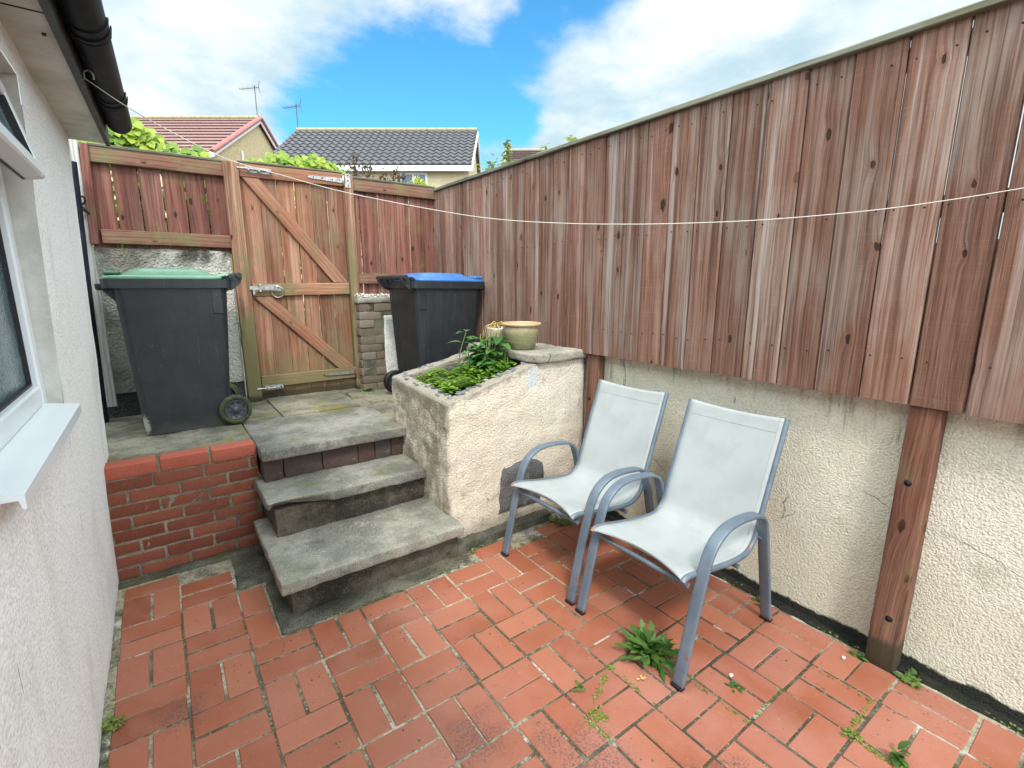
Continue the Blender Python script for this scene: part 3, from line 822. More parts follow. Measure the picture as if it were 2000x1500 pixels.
# eaves: fascia line drifts slightly outward towards the far end
def fx(y): return -.155 + .0235 * (y - 1.6)
ys = [-2.2 + (HY + .05 + 2.2) * i / 20 for i in range(21)]
mb = MB()
mb.add([(xw(2.27) - .02, y, 2.262) for y in ys] + [(fx(y) - .004, y, 2.262) for y in ys], [(i, 21 + i, 22 + i, i + 1) for i in range(20)])
mb.add([(xw(2.27) - .02, y, 2.274) for y in ys] + [(fx(y) - .004, y, 2.274) for y in ys], [(i, i + 1, 22 + i, 21 + i) for i in range(20)])
for y in (ys[0], ys[-1]): mb.add([(xw(2.27) - .02, y, 2.262), (fx(y) - .004, y, 2.262), (fx(y) - .004, y, 2.274), (xw(2.27) - .02, y, 2.274)], [(0, 1, 2, 3)])
sof = mb.build('soffit', 'soffit', house)
for y in (1.93, .72):
    mb = MB(); mb.box(-.262, fx(y) - .006, y - .002, y + .002, 2.2595, 2.2622); mb.build('board_joint', 'gasket', sof)
mb = MB(); mb.box(-.178, -.168, 2.075, 2.085, 2.2565, 2.2625); mb.build('fixing', 'gasket', sof)
mb = MB()
for i in range(20):
    y0_, y1_ = ys[i], ys[i + 1]
    for (a0, b0, a1, b1) in (((-.004, 2.25), (.014, 2.25), (-.004, 2.42), (.014, 2.42)),):
        P = [(fx(y0_) + a0[0], y0_, a0[1]), (fx(y0_) + b0[0], y0_, b0[1]), (fx(y0_) + b1[0], y0_, b1[1]), (fx(y0_) + a1[0], y0_, a1[1])]
        Q = [(fx(y1_) + a0[0], y1_, a0[1]), (fx(y1_) + b0[0], y1_, b0[1]), (fx(y1_) + b1[0], y1_, b1[1]), (fx(y1_) + a1[0], y1_, a1[1])]
        mb.add(P + Q, [(0, 4, 5, 1), (1, 5, 6, 2), (2, 6, 7, 3), (3, 7, 4, 0)])
        if i == 19: mb.add(Q, [(0, 1, 2, 3)])
        if i == 0: mb.add(P, [(3, 2, 1, 0)])
mb.build('fascia', 'fascia', house)
# half-round gutter with joint collars
def gut_ring(y, r, th=0):
    cx, cz = fx(y) + .066, 2.352
    out = [Vector((cx + r * math.cos(R(a)), y, cz + r * math.sin(R(a)))) for a in range(180, 361, 15)]
    inn = [Vector((cx + (r - .004) * math.cos(R(a)), y, cz + (r - .004) * math.sin(R(a)))) for a in range(360, 179, -15)]
    return out + inn
mb = MB()
gy = [-2.2 + (3.34 + 2.2) * i / 24 for i in range(25)]
mb.loft([gut_ring(y, .054) for y in gy])
mb.lathe([(.0, 0), (.02, 0), (.053, 0)], 24, Matrix.Translation((fx(3.34) + .066, 3.338, 2.352)) @ Matrix.Rotation(R(90), 4, 'X') @ Matrix.Diagonal((1, 1, 1, 1)))
# drop the upper half of the end disc by trimming to the lower half
keep_v = []
gut = mb.build('gutter', 'gutter', house)
me = gut.data
import bmesh
bm = bmesh.new(); bm.from_mesh(me)
zc = 2.352
bmesh.ops.delete(bm, geom=[v for v in bm.verts if v.co.z > zc + .004], context='VERTS'); bm.to_mesh(me); bm.free()
for y in (2.14, 2.86, 1.2):
    mb = MB()
    for dy, r in ((-.045, .060), (.012, .063), (.05, .060)):
        mb.loft([gut_ring(y + dy, r), gut_ring(y + dy + .018, r)])
    mb.loft([gut_ring(y - .045, .0572), gut_ring(y + .068, .0572)])
    mb.build('gutter_collar', 'gutter', gut)
mb = MB()
mb.add([(fx(-2.2) + .02, -2.2, 2.425), (fx(HY) + .02, HY + .05, 2.425), (-2.1, HY + .05, 3.7), (-2.1, -2.2, 3.7)], [(0, 1, 2, 3)])
mb.add([(-4.1, -2.2, 2.425), (-4.1, HY + .05, 2.425), (-2.1, HY + .05, 3.7), (-2.1, -2.2, 3.7)], [(3, 2, 1, 0)])
mb.build('roof', 'dark_roof', house)
# window: pvc frame, panes, open fanlight, sill
win = MB(); FX = -.336
def bar(m, y0, y1, z0, z1, x0=-.40, x1=FX, bev=.006): m.box(x0, x1, y0, y1, z0, z1, None, bev)
bar(win, WY1 - .062, WY1 - .002, WZ0 + .002, WZ1 - .002); bar(win, WY0 + .002, WY0 + .062, WZ0 + .002, WZ1 - .002)
bar(win, WY0 + .0625, WY1 - .0625, WZ0 + .03, WZ0 + .096); bar(win, WY0 + .0625, WY1 - .0625, WZ1 - .055, WZ1 - .002)
bar(win, WY0 + .0625, WY1 - .0625, 1.80, 1.862)
wf = win.build('window', 'pvc', house)
mb = MB(); mb.box(-.374, -.368, WY0 + .063, WY1 - .063, WZ0 + .098, 1.799)
mb.build('pane', 'glass', wf)
mb = MB()
for (a, b, c, d) in ((WY1 - .070, WY1 - .0625, WZ0 + .098, 1.799), (WY0 + .0625, WY1 - .0705, WZ0 + .0965, WZ0 + .104), (WY0 + .0625, WY1 - .0705, 1.793, 1.7995)): mb.box(-.366, -.354, a, b, c, d)
mb.build('gasket', 'gasket', wf)
mb = MB()      # sill: projecting board with turned-down nose
mb.prism([(-.40, 1.166), (-.337, 1.164), (-.252, 1.150), (-.252, 1.120), (-.258, 1.120), (-.262, 1.139), (-.40, 1.139)], -(WY1 - .025), -(WY0 + .02), axis='z', mtx=Matrix.Rotation(R(90), 4, 'X'))
sl = mb.build('sill', 'pvc', wf)
# open fanlight: hinged at the top, foot swung out
hz, ang = WZ1 - .05, R(13)
mt = Matrix.Translation((FX - .004, 0, hz)) @ Matrix.Rotation(-ang, 4, 'Y')
sash = MB(); y0_, y1_ = WY0 + .05, WY1 - .05; H_ = .268
for (a, b, c, d) in ((y0_, y0_ + .05, -H_, 0), (y1_ - .05, y1_, -H_, 0), (y0_ + .0505, y1_ - .0505, -H_, -H_ + .05), (y0_ + .0505, y1_ - .0505, -.05, 0)):
    sash.box(0, .05, a, b, c, d, mt, .006)
so = sash.build('fanlight', 'pvc', wf)
M['pane_open'] = M['glass']
mb = MB(); mb.box(.018, .026, y0_ + .05, y1_ - .05, -H_ + .05, -.05, mt); mb.build('pane', 'glass', so)
mb = MB()
for (a, b, c, d) in ((y1_ - .058, y1_ - .0505, -H_ + .0505, -.0505), (y0_ + .051, y1_ - .0585, -H_ + .0505, -H_ + .058)): mb.box(.028, .046, a, b, c, d, mt)
mb.box(-.006, .0, y0_, y1_, -H_ + .004, -H_ + .012, mt)
mb.build('gasket', 'gasket', so)

# ------------------------------------------------------------------ right: rendered wall and tall board fence
mb = MB()
n, k = 150, 36; vs = []; fs = []
for j in range(k + 1):
    for i in range(n + 1):
        y = -2.0 + 6.5 * i / n; z = -.05 + 1.75 * j / k
        vs.append((2.342 + .007 * mnoise.noise(Vector((0, y * 2.5, z * 2.5))) + .003 * mnoise.noise(Vector((3, y * 11, z * 11))), y, z))
for j in range(k):
    for i in range(n):
        q = j * (n + 1) + i; fs.append((q, q + n + 1, q + n + 2, q + 1))
mb.add(vs, fs, True)
mb.box(2.36, 2.50, -2.0, 4.5, -.05, 1.70)
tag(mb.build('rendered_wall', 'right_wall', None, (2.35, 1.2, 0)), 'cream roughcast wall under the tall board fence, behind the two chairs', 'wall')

fence = thing('board_fence', 'tall weathered red-brown board fence above the cream wall behind the chairs', 'fence', (2.26, 1.4, 1.1))
fixed_seed(21)
mb = MB()
joints = [4.42, 4.297, 4.153, 4.005, 3.859, 3.717, 3.56, 3.419, 3.268, 3.117, 2.964, 2.813, 2.66, 2.503, 2.341, 2.184, 2.033, 1.873, 1.717, 1.557, 1.397, 1.233, 1.066, .904, .738, .575]
while joints[-1] > -1.9: joints.append(joints[-1] - .164)
gaps = {25: .0085, 12: .0034, 5: .0034}
for i in range(len(joints) - 1):
    ya, yb = joints[i + 1], joints[i]
    g = gaps.get(i, .0026)
    off = random.uniform(-.0055, .0055)
    xf = 2.256 + off; th = .019
    z0 = 1.103 + random.uniform(-.003, .003); z1 = 2.405
    lean_ = random.uniform(-.0014, .0014)
    rings = []
    nz = 12
    bowy = random.uniform(-.001, .001)
    for q in range(nz + 1):
        t = q / nz; z = z0 + (z1 - z0) * t
        b = bowy * math.sin(math.pi * t) + lean_ * (t - .5)
        cup = random.uniform(-.0008, .0008)
        a0, a1 = ya + g / 2 + b, yb - g / 2 + b
        rings.append([Vector((xf + .007, a0, z)), Vector((xf + cup, a0 + .0045, z)), Vector((xf + cup, a1 - .0045, z)), Vector((xf + .007, a1, z)), Vector((xf + th, a1, z)), Vector((xf + th, a0, z))])
    mb.loft(rings[::-1], True, False)
mb.build('boards', 'fence', fence)
spots = []                                      # nail heads
for i in range(len(joints) - 1):
    ya, yb = joints[i + 1], joints[i]
    for zr in (2.33, 1.82, 1.27):
        for u in (.22, .78):
            if random.random() < .85: spots.append((ya + (yb - ya) * u + random.uniform(-.012, .012), zr + random.uniform(-.012, .012)))
spots = sorted(p for p in spots if p[0] > .25)
nail_me = None
for y, z in spots[:100]:
    if nail_me is None:
        mb = MB(); mb.lathe([(.0, .0042), (.0034, .004), (.0038, 0)], 8, Matrix.Rotation(R(-90), 4, 'Y')); o = mb.build('nail', 'iron', fence, local=True); nail_me = o
    else: o = nail_me.copy(); COL.objects.link(o); o.parent = fence
    o.location = Vector((2.2485, y, z)) - world_loc(fence)
mb = MB()
for y, z in spots[100:]: mb.lathe([(.0, .0042), (.0034, .004), (.0038, 0)], 8, Matrix.Translation((2.2485, y, z)) @ Matrix.Rotation(R(-90), 4, 'Y'))
if spots[100:]: struct(mb.build('nail_heads', 'iron', fence), 'stuff')
for (z, nm) in ((2.34, 'rail'), (1.82, 'rail'), (1.26, 'rail')):
    plank(nm, (2.302, -1.9, z), (2.302, 4.34, z), .075, .036, (1, 0, 0), 'rail', fence)
plank('cap_rail', (2.27, -1.9, 2.418), (2.27, 4.352, 2.418), .075, .026, (0, 0, 1), 'cap', fence)
# posts standing in front of the wall, boards nailed over them
def post(y, xb, xt, wd_=.10):
    mb = MB()
    mb.rbox(0, .095, -wd_ / 2, wd_ / 2, -.01, 1.60, .05, .006, .0015, 14, warp=lambda p: Vector((p.x + xb + (xt - xb) * p.z / 1.1 + (max(0, (.05 - p.z)) * .18), p.y + y, p.z)))
    for (zz_, dy) in ((.78, .01), (.24, -.015)):
        xx = xb + (xt - xb) * zz_ / 1.1
    o = mb.build('post', 'post', fence)
    for (zz_, dy) in ((.80, .012), (.23, -.008)):
        xx = xb + (xt - xb) * zz_ / 1.1; mb = MB()
        mb.lathe([(.0, .004), (.006, .004), (.0075, .0), (.012, .0012), (.0135, -.002)], 14, Matrix.Translation((xx - .001, y + dy, zz_)) @ Matrix.Rotation(R(-90), 4, 'Y'))
        mb.build('bolt', 'iron', o)
post(.522, 2.232, 2.276)
post(2.255, 2.262, 2.278, .095)

# ------------------------------------------------------------------ back: wall, fence panels, gate
mb = MB()
mb.rbox(-1.6, .505, 4.385, 4.52, .78, 1.797, .05, .012, .006, 12, big=.004)
bw = tag(mb.build('rendered_back_wall', 'back_wall', None, (0, 4.42, .62)), 'low grey roughcast wall behind the green-lidded bin', 'wall')
mb = MB(); mb.rbox(-1.6, .505, 4.43, 4.50, .55, .779, .06, .004, .004, 12)
mb.build('opening_shade', 'dark_patch', bw)  # dark block painted as the shade of the opening under the wall

BY = 4.36
def fence_panel(name, label, x0, x1, ztop, zbot, jts, mboard, mrail, gap, behind_z):
    t = thing(name, label, 'fence', ((x0 + x1) / 2, BY, zbot))
    mb = MB()
    for i in range(len(jts) - 1):
        a, b = jts[i] + gap / 2, jts[i + 1] - gap / 2
        off = random.uniform(-.003, .003)
        sk = random.uniform(-.003, .003)
        z0, z1 = behind_z + random.uniform(-.006, .006), ztop - .012
        rings = []
        for q in range(9):
            tt = q / 8; z = z0 + (z1 - z0) * tt; e = sk * (tt - .5)
            rings.append([Vector((a + e, BY + .038 + off, z)), Vector((b + e, BY + .038 + off, z)), Vector((b + e, BY + .055 + off, z)), Vector((a + e, BY + .055 + off, z))])
        mb.loft(rings, True, False)
    mb.build('boards', mboard, t)
    plank('top_rail', (x0, BY + .018, ztop - .05), (x1, BY + .018, ztop - .05), .098, .036, (0, -1, 0), mrail, t)
    plank('bottom_rail', (x0, BY + .018, zbot + .045), (x1, BY + .018, zbot + .045), .092, .036, (0, -1, 0), mrail, t)
    plank('cap_rail', (x0, BY + .03, ztop + .008), (x1, BY + .03, ztop + .008), .07, .018, (0, 0, 1), 'cap', t)
    return t
fixed_seed(5)
lp = fence_panel('fence_panel', 'dark red-brown fence panel between the house corner and the gate, above the grey wall', -.245, .512, 2.432, 1.82, [-.30, -.145, -.005, .128, .262, .392, .53], 'panel', 'rail', .008, 1.782)
plank('post', (-.288, BY + .02, 1.812), (-.262, BY + .02, 2.44), .045, .07, (0, -1, 0), 'panel', lp)
rp = fence_panel('fence_panel', 'red-brown fence panel with green top rail behind the blue-lidded bin', 1.468, 2.254, 2.432, 1.555, [1.45, 1.53, 1.70, 1.85, 2.0, 2.14, 2.30], 'panel_right', 'rail', .008, 1.40)
tag(plank('timber_post', (-.340, BY + .03, .7), (-.318, BY + .03, 2.50), .055, .05, (0, -1, 0), 'pale_timber', None), 'pale grey weathered upright timber wedged between house corner and red-brown panel', 'post')
# bent iron hook hanging on it
mb = MB()
mb.sweep(catmull([(-.338, 4.345, 2.06), (-.325, 4.335, 2.10), (-.305, 4.33, 2.105), (-.30, 4.33, 2.075), (-.325, 4.33, 2.05), (-.345, 4.33, 2.02)], 6), .006, .006)
mb.sweep(catmull([(-.330, 4.34, 2.055), (-.30, 4.33, 2.02), (-.288, 4.33, 2.0), (-.305, 4.33, 2.015), (-.335, 4.335, 2.03)], 6), .008, .006)
tag(mb.build('iron_bracket', 'iron', None, (-.32, 4.34, 2.03)), 'twisted black iron bracket on the pale timber by the house corner', 'bracket')
mb = MB()
mb.sweep([(-.395, 4.25, .62), (-.372, 4.25, 1.4), (-.335, 4.25, 2.30)], .034, .034, n=14)
tag(mb.build('downpipe', 'gutter', None, (-.37, 4.25, .62)), 'black downpipe standing in the gap at the house corner', 'pipe')

# gate posts
def gate_post(x0, x1, name, label, z1):
    mb = MB(); mb.rbox(x0, x1, BY - .03, BY + .06, .60, z1, .05, .005, .0018, 12)
    tag(mb.build(name, 'gate_post', None, ((x0 + x1) / 2, BY, .62)), label, 'post')
gate_post(.512, .612, 'gate_post', 'green-stained gate post on the latch side, beside the green-lidded bin', 2.44)
gate_post(1.392, 1.466, 'gate_post', 'pinkish-brown gate post on the hinge side, beside the brick pillar', 2.455)

gate = thing('gate', 'closed red-brown timber garden gate with two diagonal braces', 'gate', (1.0, BY, .63))
fixed_seed(9)
mb = MB()
gj = [.618, .745, .872, 1.005, 1.13, 1.258, 1.388]
for i in range(6):
    g = (.003, .004, .007, .006, .007, .004)[i]
    a, b = gj[i] + g / 2, gj[i + 1] - g / 2
    sk = random.uniform(-.004, .004); off = random.uniform(-.002, .002)
    rings = []
    for q in range(15):
        tt = q / 14; z = .617 + random.uniform(0, .002) + (2.425 - .617) * tt; e = sk * (tt - .5) + .001 * math.sin(tt * 9 + i)
        rings.append([Vector((a + e, BY + .02 + off, z)), Vector((b + e, BY + .02 + off, z)), Vector((b + e, BY + .036 + off, z)), Vector((a + e, BY + .036 + off, z))])
    mb.loft(rings, True, False)
mb.build('boards', 'gate', gate)
RY = BY + .006
plank('top_rail', (.618, RY, 2.392), (1.386, RY, 2.405), .098, .026, (0, -1, 0), 'gate', gate)
plank('middle_rail', (.628, RY, 1.503), (1.384, RY, 1.514), .098, .026, (0, -1, 0), 'gate_frame', gate)
plank('bottom_rail', (.622, RY, .765), (1.386, RY, .768), .096, .026, (0, -1, 0), 'gate_frame', gate)
plank('cap_rail', (.616, RY + .01, 2.452), (1.388, RY + .01, 2.465), .05, .014, (0, 0, 1), 'cap', gate)
def brace(p, q):
    """board with ends cut to the rails: parallelogram prism in its own frame"""
    p0 = Vector((p[0], RY, p[1])); p1 = Vector((q[0], RY, q[1]))
    return plank('brace', p0, p1, .096, .026, (0, -1, 0), 'gate', gate, level=True)
b1 = brace((.690, 2.341), (1.314, 1.566)); b2 = brace((.692, 1.452), (1.314, .817))
def hinge(z, rust):
    t = MB(); y = BY - .0105
    t.prism([(1.386, z - .019), (1.386, z + .019), (1.12, z + .010), (1.105, z), (1.12, z - .010)], y - .0035, y, axis='y')
    t.lathe([(.0, -.045), (.008, -.045), (.008, .045), (.0, .045)], 12, Matrix.Translation((1.39, y - .006, z)))
    t.box(1.398, 1.442, BY - .0365, BY - .033, z - .055, z + .055)
    o = t.build('hinge', 'rust' if rust else 'steel', gate)
    for xx, yy, dz in [(q, y - .0036, 0) for q in (1.15, 1.22, 1.30, 1.36)] + [(1.422, BY - .0368, q) for q in (-.04, 0, .04)]:
        s_ = MB(); s_.lathe([(0, .003), (.004, .0025), (.006, 0)], 8, Matrix.Translation((xx, yy, z + dz)) @ Matrix.Rotation(R(90), 4, 'X'))
        s_.build('screw', 'iron', o)
hinge(2.40, False)
o = hinge(.775, True)
mb = MB(); mb.prism([(1.37, .758), (1.37, .79), (1.13, .783), (1.115, .775), (1.13, .766)], BY - .0175, BY - .0145, axis='y'); mb.build('hinge_strap', 'steel', gate)
def bolt(z, x0, x1, nm='bolt'):
    t = MB(); y = BY - .008
    t.box(x0 + .04, x1, y - .004, y, z - .02, z + .02)
    t.sweep([(x0 - .02, y - .022, z), (x1 - .02, y - .022, z)], .008, .008)
    for xx in (x0 + .05, x0 + .12, x1 - .012): t.box(xx, xx + .018, y - .033, y - .0042, z - .014, z + .014, None, .004)
    return t.build(nm, 'steel', gate)
bolt(2.40, .62, .83); bolt(.715, .60, .77)
# latch with ring handle
t = MB(); y = BY - .008
t.box(.60, .80, y - .035, y - .029, 1.506, 1.536); t.box(.70, .83, y - .004, y, 1.495, 1.545)
t.box(.665, .685, y - .045, y - .0045, 1.49, 1.552, None, .003)
t.box(.62, .635, y - .04, y - .028, 1.47, 1.506)
la = t.build('latch', 'steel', gate)
t = MB(); cx, cz, rr = .80, 1.488, .043
t.sweep([(cx + rr * math.cos(a), y - .030 - .012 * math.sin(a + 1.2), cz + rr * math.sin(a)) for a in [i * math.pi / 14 for i in range(29)]], .005, .005, b=(0, 1, 0), n=8, cap=False)
t.lathe([(0, .03), (.012, .03), (.014, 0)], 12, Matrix.Translation((.80, y - .002, 1.53)) @ Matrix.Rotation(R(90), 4, 'X'))
t.build('ring_handle', 'steel', la)

# brick pillar beside the gate
pil = thing('brick_pillar', 'old brown brick pillar with white painted strip and rough mortar cap, beside the gate hinges', 'pillar', (1.57, 4.3, .6))
fixed_seed(3)
mb = MB(); nco = 11; cz0 = .60; ch = (1.385 - .60) / nco
for i in range(nco):
    z0 = cz0 + i * ch
    sh = random.uniform(-.006, .006)
    if i % 2: segs = [(1.42, 1.615), (1.62, 1.742)]
    else: segs = [(1.42, 1.545), (1.55, 1.742)]
    for a, b in segs:
        mb.rbox(a + sh, b + sh, 4.235 + random.uniform(-.006, .006), 4.34, z0 + .003, z0 + ch - .003, .03, .004, .004, 20, seed=i * 3.1 + a, big=.004)
mb.build('brickwork', 'old_brick', pil)
mb = MB(); mb.rbox(1.426, 1.737, 4.2395, 4.335, .58, 1.39, .04, .006, .004, 14); mb.build('mortar', 'cement', pil)
mb = MB(); mb.rbox(1.408, 1.75, 4.225, 4.36, 1.385, 1.435, .03, .012, .008, 14, big=.005); mb.build('mortar_cap', 'coping', pil)
mb = MB(); mb.rbox(1.635, 1.748, 4.222, 4.26, .74, 1.27, .03, .008, .004, 12, big=.005); mb.build('painted_strip', 'white_paint', pil)
fixed_seed(31)
mb = MB()
for i in range(230):
    x = random.uniform(1.42, 1.745); y = random.uniform(4.24, 4.36); z = 1.432 + random.uniform(0, .03)
    for k in range(2): mb.leaf((x, y, z), (random.uniform(-1, 1), random.uniform(-1, 1), random.uniform(-.2, .8)), (0, 0, 1), random.uniform(.012, .022), random.uniform(.010, .018))
tag(mb.build('trailing_flowers', 'white_bits', None, (1.58, 4.3, 1.435)), 'tiny white flowers spilling over the top of the brick pillar', 'flowers')

# ------------------------------------------------------------------ brick retaining wall
rw = thing('brick_wall', 'low red brick retaining wall below the green-lidded bin, beside the steps', 'brick wall', (.02, 3.13, 0))
fixed_seed(13)
mb = MB(); top = MB(); nco = 9; ch = .0702
for i in range(nco):
    z0 = i * ch + .002
    last = i == nco - 1
    L = .228 if not last else .235
    x = -.335 - (.0 if i % 2 else L / 2) + random.uniform(-.02, .02)
    if last: x = -.322
    while x < .365:
        a, b = max(x, -.335), min(x + L - .014, .372)
        if b - a > .03:
            dy = random.uniform(-.004, .004)
            if last: top.rbox(a, b, 3.082 + dy, 3.19, z0 + .004, z0 + ch + .005, .035, .007, .0015, 18, seed=i + a)
            else: mb.rbox(a, b, 3.086 + dy, 3.185, z0 + .0058 + random.uniform(-.002, .002), z0 + ch - .0058 + random.uniform(-.002, .002), .025, .003, .003, 26, seed=i * 2.3 + a * 5, big=.002)
        x += L
mb.build('brickwork', 'brick', rw); top.build('top_course', 'brick_top', rw)
mb = MB(); mb.rbox(-.34, .374, 3.092, 3.18, -.03, .622, .014, .003, .0035, 34, seed=8); mb.build('mortar', 'pale_mortar', rw)

# ------------------------------------------------------------------ steps
steps = thing('steps', 'three worn grey concrete steps with dark brick risers leading up to the gate', 'steps', (.8, 2.6, 0))
def bite(p):
    if p.y < 2.75 and .34 < p.x < .66:
        u = (p.x - .40) / .20
        k = math.exp(-u * u * 1.1) * (1 if p.x > .36 else .6)
        dz = (.425 - p.z) / .062
        p = p + Vector((0, k * (.02 + .05 * min(max(dz, 0), 1)) * max(0, 1 - (p.y - 2.64) / .11), 0))
        if p.z < .40 and p.y < 2.75: p = p + Vector((0, 0, k * .028))
    return p
mb = MB(); mb.rbox(.305, 1.265, 2.215, 2.98, .150, .212, .022, .010, .005, 17, big=.003); mb.build('tread', 'tread_low', steps)
mb = MB(); mb.rbox(.345, 1.242, 2.638, 3.07, .362, .425, .022, .010, .004, 17, seed=4, warp=bite, big=.003); mb.build('tread', 'tread', steps)
mb = MB(); mb.rbox(.378, 1.243, 2.925, 3.615, .563, .626, .022, .008, .0035, 17, seed=8, big=.002); mb.build('tread', 'tread', steps)
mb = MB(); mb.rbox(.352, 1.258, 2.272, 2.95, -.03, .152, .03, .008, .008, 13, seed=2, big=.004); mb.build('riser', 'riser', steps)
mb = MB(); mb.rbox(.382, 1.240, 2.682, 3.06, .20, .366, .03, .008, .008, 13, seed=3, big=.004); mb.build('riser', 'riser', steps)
fixed_seed(17)
mb = MB(); x = .385
while x < 1.23:
    b = min(x + random.choice((.215, .22, .11)), 1.236); mb.rbox(x, b - .004, 2.975 + random.uniform(-.003, .003), 3.3, .425, .566, .03, .006, .004, 20, seed=x * 9); x = b
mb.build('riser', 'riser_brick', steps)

# ------------------------------------------------------------------ planter
pl = thing('planter', 'raised cream roughcast planter box beside the steps with slate-edged rim', 'planter', (1.75, 2.75, 0))
def ptop(p):
    """height of the rim rises along the box and a little towards the back"""
    h = .885 + .285 * max(0, min(p.x, 1.86) - 1.25) + .045 * (p.y - 2.36) / .75 * max(0, 1 - (p.x - 1.25) / .6)
    return Vector((p.x, p.y, p.z * h if p.z > 0 else p.z))
mb = MB()
mb.rbox(1.245, 2.315, 2.36, 2.445, 0.0, 1.0, .022, .012, .006, 12, warp=ptop, big=.004)
mb.rbox(1.245, 1.335, 2.4455, 3.055, 0.0, 1.0, .022, .012, .006, 12, warp=ptop, seed=3, big=.004)
mb.rbox(1.245, 2.315, 3.0555, 3.15, 0.0, 1.0, .03, .012, .009, 12, warp=ptop, seed=5, big=.006)
mb.build('wall', 'planter_wall', pl)
mb = MB(); mb.rbox(1.85, 2.322, 2.325, 3.13, 1.063, 1.122, .022, .014, .006, 14, big=.005, warp=lambda p: Vector((p.x + max(0, (2.42 - p.y)) * (.35 if p.x < 1.95 else 0), p.y, p.z + .012 * (3.1 - p.y) * 0)))
mb.build('cap_slab', 'coping', pl)
mb = MB(); mb.rbox(1.33, 1.93, 2.44, 3.06, .5, .865, .03, .01, .02, 14, seed=3); mb.build('soil', 'soil', pl)
mb = MB(); mb.rbox(1.40, 1.88, 2.99, 3.06, .80, .985, .03, .02, .02, 9, seed=7, big=.02, warp=lambda p: Vector((p.x, p.y, p.z - max(0, (1.7 - p.x)) * .12))); mb.build('rubble', 'cement', pl)
mb = MB()
out = [(1.59, .12), (1.60, .27), (1.605, .36), (1.635, .425), (1.70, .435), (1.80, .452), (1.90, .44), (1.96, .40), (1.975, .31), (1.962, .20), (1.935, .115)]
for i in range(len(out) - 1):
    a, b = out[i], out[i + 1]
nr = 7; cxp, czp = 1.775, .26; vs = []; fs = []
dense = []
for i in range(len(out)):
    a, b = Vector(out[i]), Vector(out[(i + 1) % len(out)])
    for k in range(4): dense.append(a.lerp(b, k / 4))
N_ = len(dense)
for r_ in range(nr + 1):
    tt = r_ / nr
    for p in dense:
        q = Vector((cxp, czp)).lerp(p, tt)
        edge = 1 if r_ == nr else 0
        vs.append((q.x, 2.349 + edge * .018 - .003 * mnoise.noise(Vector((q.x * 25, q.y * 25, 1))) - (.004 if .5 < tt < .95 else 0), q.y))
for r_ in range(nr):
    for k in range(N_):
        k2 = (k + 1) % N_; fs.append((r_ * N_ + k, r_ * N_ + k2, (r_ + 1) * N_ + k2, (r_ + 1) * N_ + k))
mb.add(vs, fs, True); mb.build('bare_patch', 'dark_patch', pl)
fixed_seed(41)
mb = MB()                                      # slate chips bedded on the rim
def chip(x, y):
    z = .885 + .285 * max(0, min(x, 1.86) - 1.25) + .045 * (y - 2.36) / .75 * max(0, 1 - (x - 1.25) / .6)
    a = random.uniform(0, 6.28); L = random.uniform(.014, .03); W_ = random.uniform(.008, .016)
    mt = Matrix.Translation((x, y, z + .002)) @ Matrix.Rotation(a, 4, 'Z') @ Matrix.Rotation(random.uniform(-.4, .4), 4, 'X') @ Matrix.Rotation(random.uniform(-.4, .4), 4, 'Y')
    mb.prism([(-L, -W_ * .6), (L * .4, -W_), (L, W_ * .1), (L * .3, W_), (-L * .7, W_ * .8)], -.004, .0025, mtx=mt)
for i in range(26): chip(random.uniform(1.30, 1.84), 2.36 + random.uniform(.045, .085))
for i in range(24): chip(1.245 + random.uniform(.045, .09), random.uniform(2.42, 3.1))
for i in range(12): chip(random.uniform(1.28, 1.8), 3.06 + random.uniform(.0, .07))
struct(mb.build('slate_chips', 'slate', pl), 'stuff')

# plants in the planter
fixed_seed(51)
mb = MB()
for i in range(1500):
    x = random.uniform(1.335, 1.80); y = random.uniform(2.45, 2.95)
    if x > 1.62 and y > 2.68: continue
    if y > 2.82 and x > 1.5: continue
    h = .915 + .03 * math.sin(x * 21) * math.sin(y * 17) + random.uniform(-.02, .035) + (x - 1.3) * .22
    a = random.uniform(0, 6.28)
    mb.leaf((x, y, h), (math.cos(a), math.sin(a), random.uniform(-.1, .5)), (0, 0, 1), random.uniform(.028, .055), random.uniform(.016, .028), 'lobed', .2)
tag(mb.build('ground_cover_plant', 'cress', None, (1.55, 2.65, .84)), 'low mat of bright green leaves filling the front of the planter', 'plant')
pp = thing('leafy_plant', 'taller broad-leaved green plant growing at the slab end of the planter', 'plant', (1.74, 2.75, .84))
mb = MB(); st = MB()
for i in range(34):
    a = random.uniform(0, 6.28); r = random.uniform(.02, .19)
    bx, by = 1.735 + r * math.cos(a) * .7, 2.70 + r * math.sin(a)
    H_ = random.uniform(.20, .40) - r * .45
    if i == 0: bx, by, H_ = 1.62, 2.86, .36
    if i == 1: bx, by, H_ = 1.82, 2.62, .22
    tip = Vector((bx + random.uniform(-.06, .05), by + random.uniform(-.07, .05), .90 + H_))
    if i == 0: tip = Vector((1.66, 2.83, 1.235))
    pts = catmull([(bx, by, .82), (bx, by, .87 + H_ * .5), tip], 5); st.sweep(pts, .004, .004, n=6)
    for q in range(9 if i else 6):
        t_ = random.uniform(.35, 1.0) if i else (.82, .88, .94, 1, 1, .9)[q]
        p = pts[int(t_ * (len(pts) - 1))]; aa = q * 2.4 + i
        d = Vector((math.cos(aa), math.sin(aa), random.uniform(-.1, .45) + (.5 if q % 9 == 8 else 0)))
        L = random.uniform(.06, .115)
        mb.leaf(p + d * .012, d, (0, 0, 1), L, L * .62, 'ovate', .35, .2)
mb.build('leaves', 'potato', pp); st.build('stems', 'stem', pp)

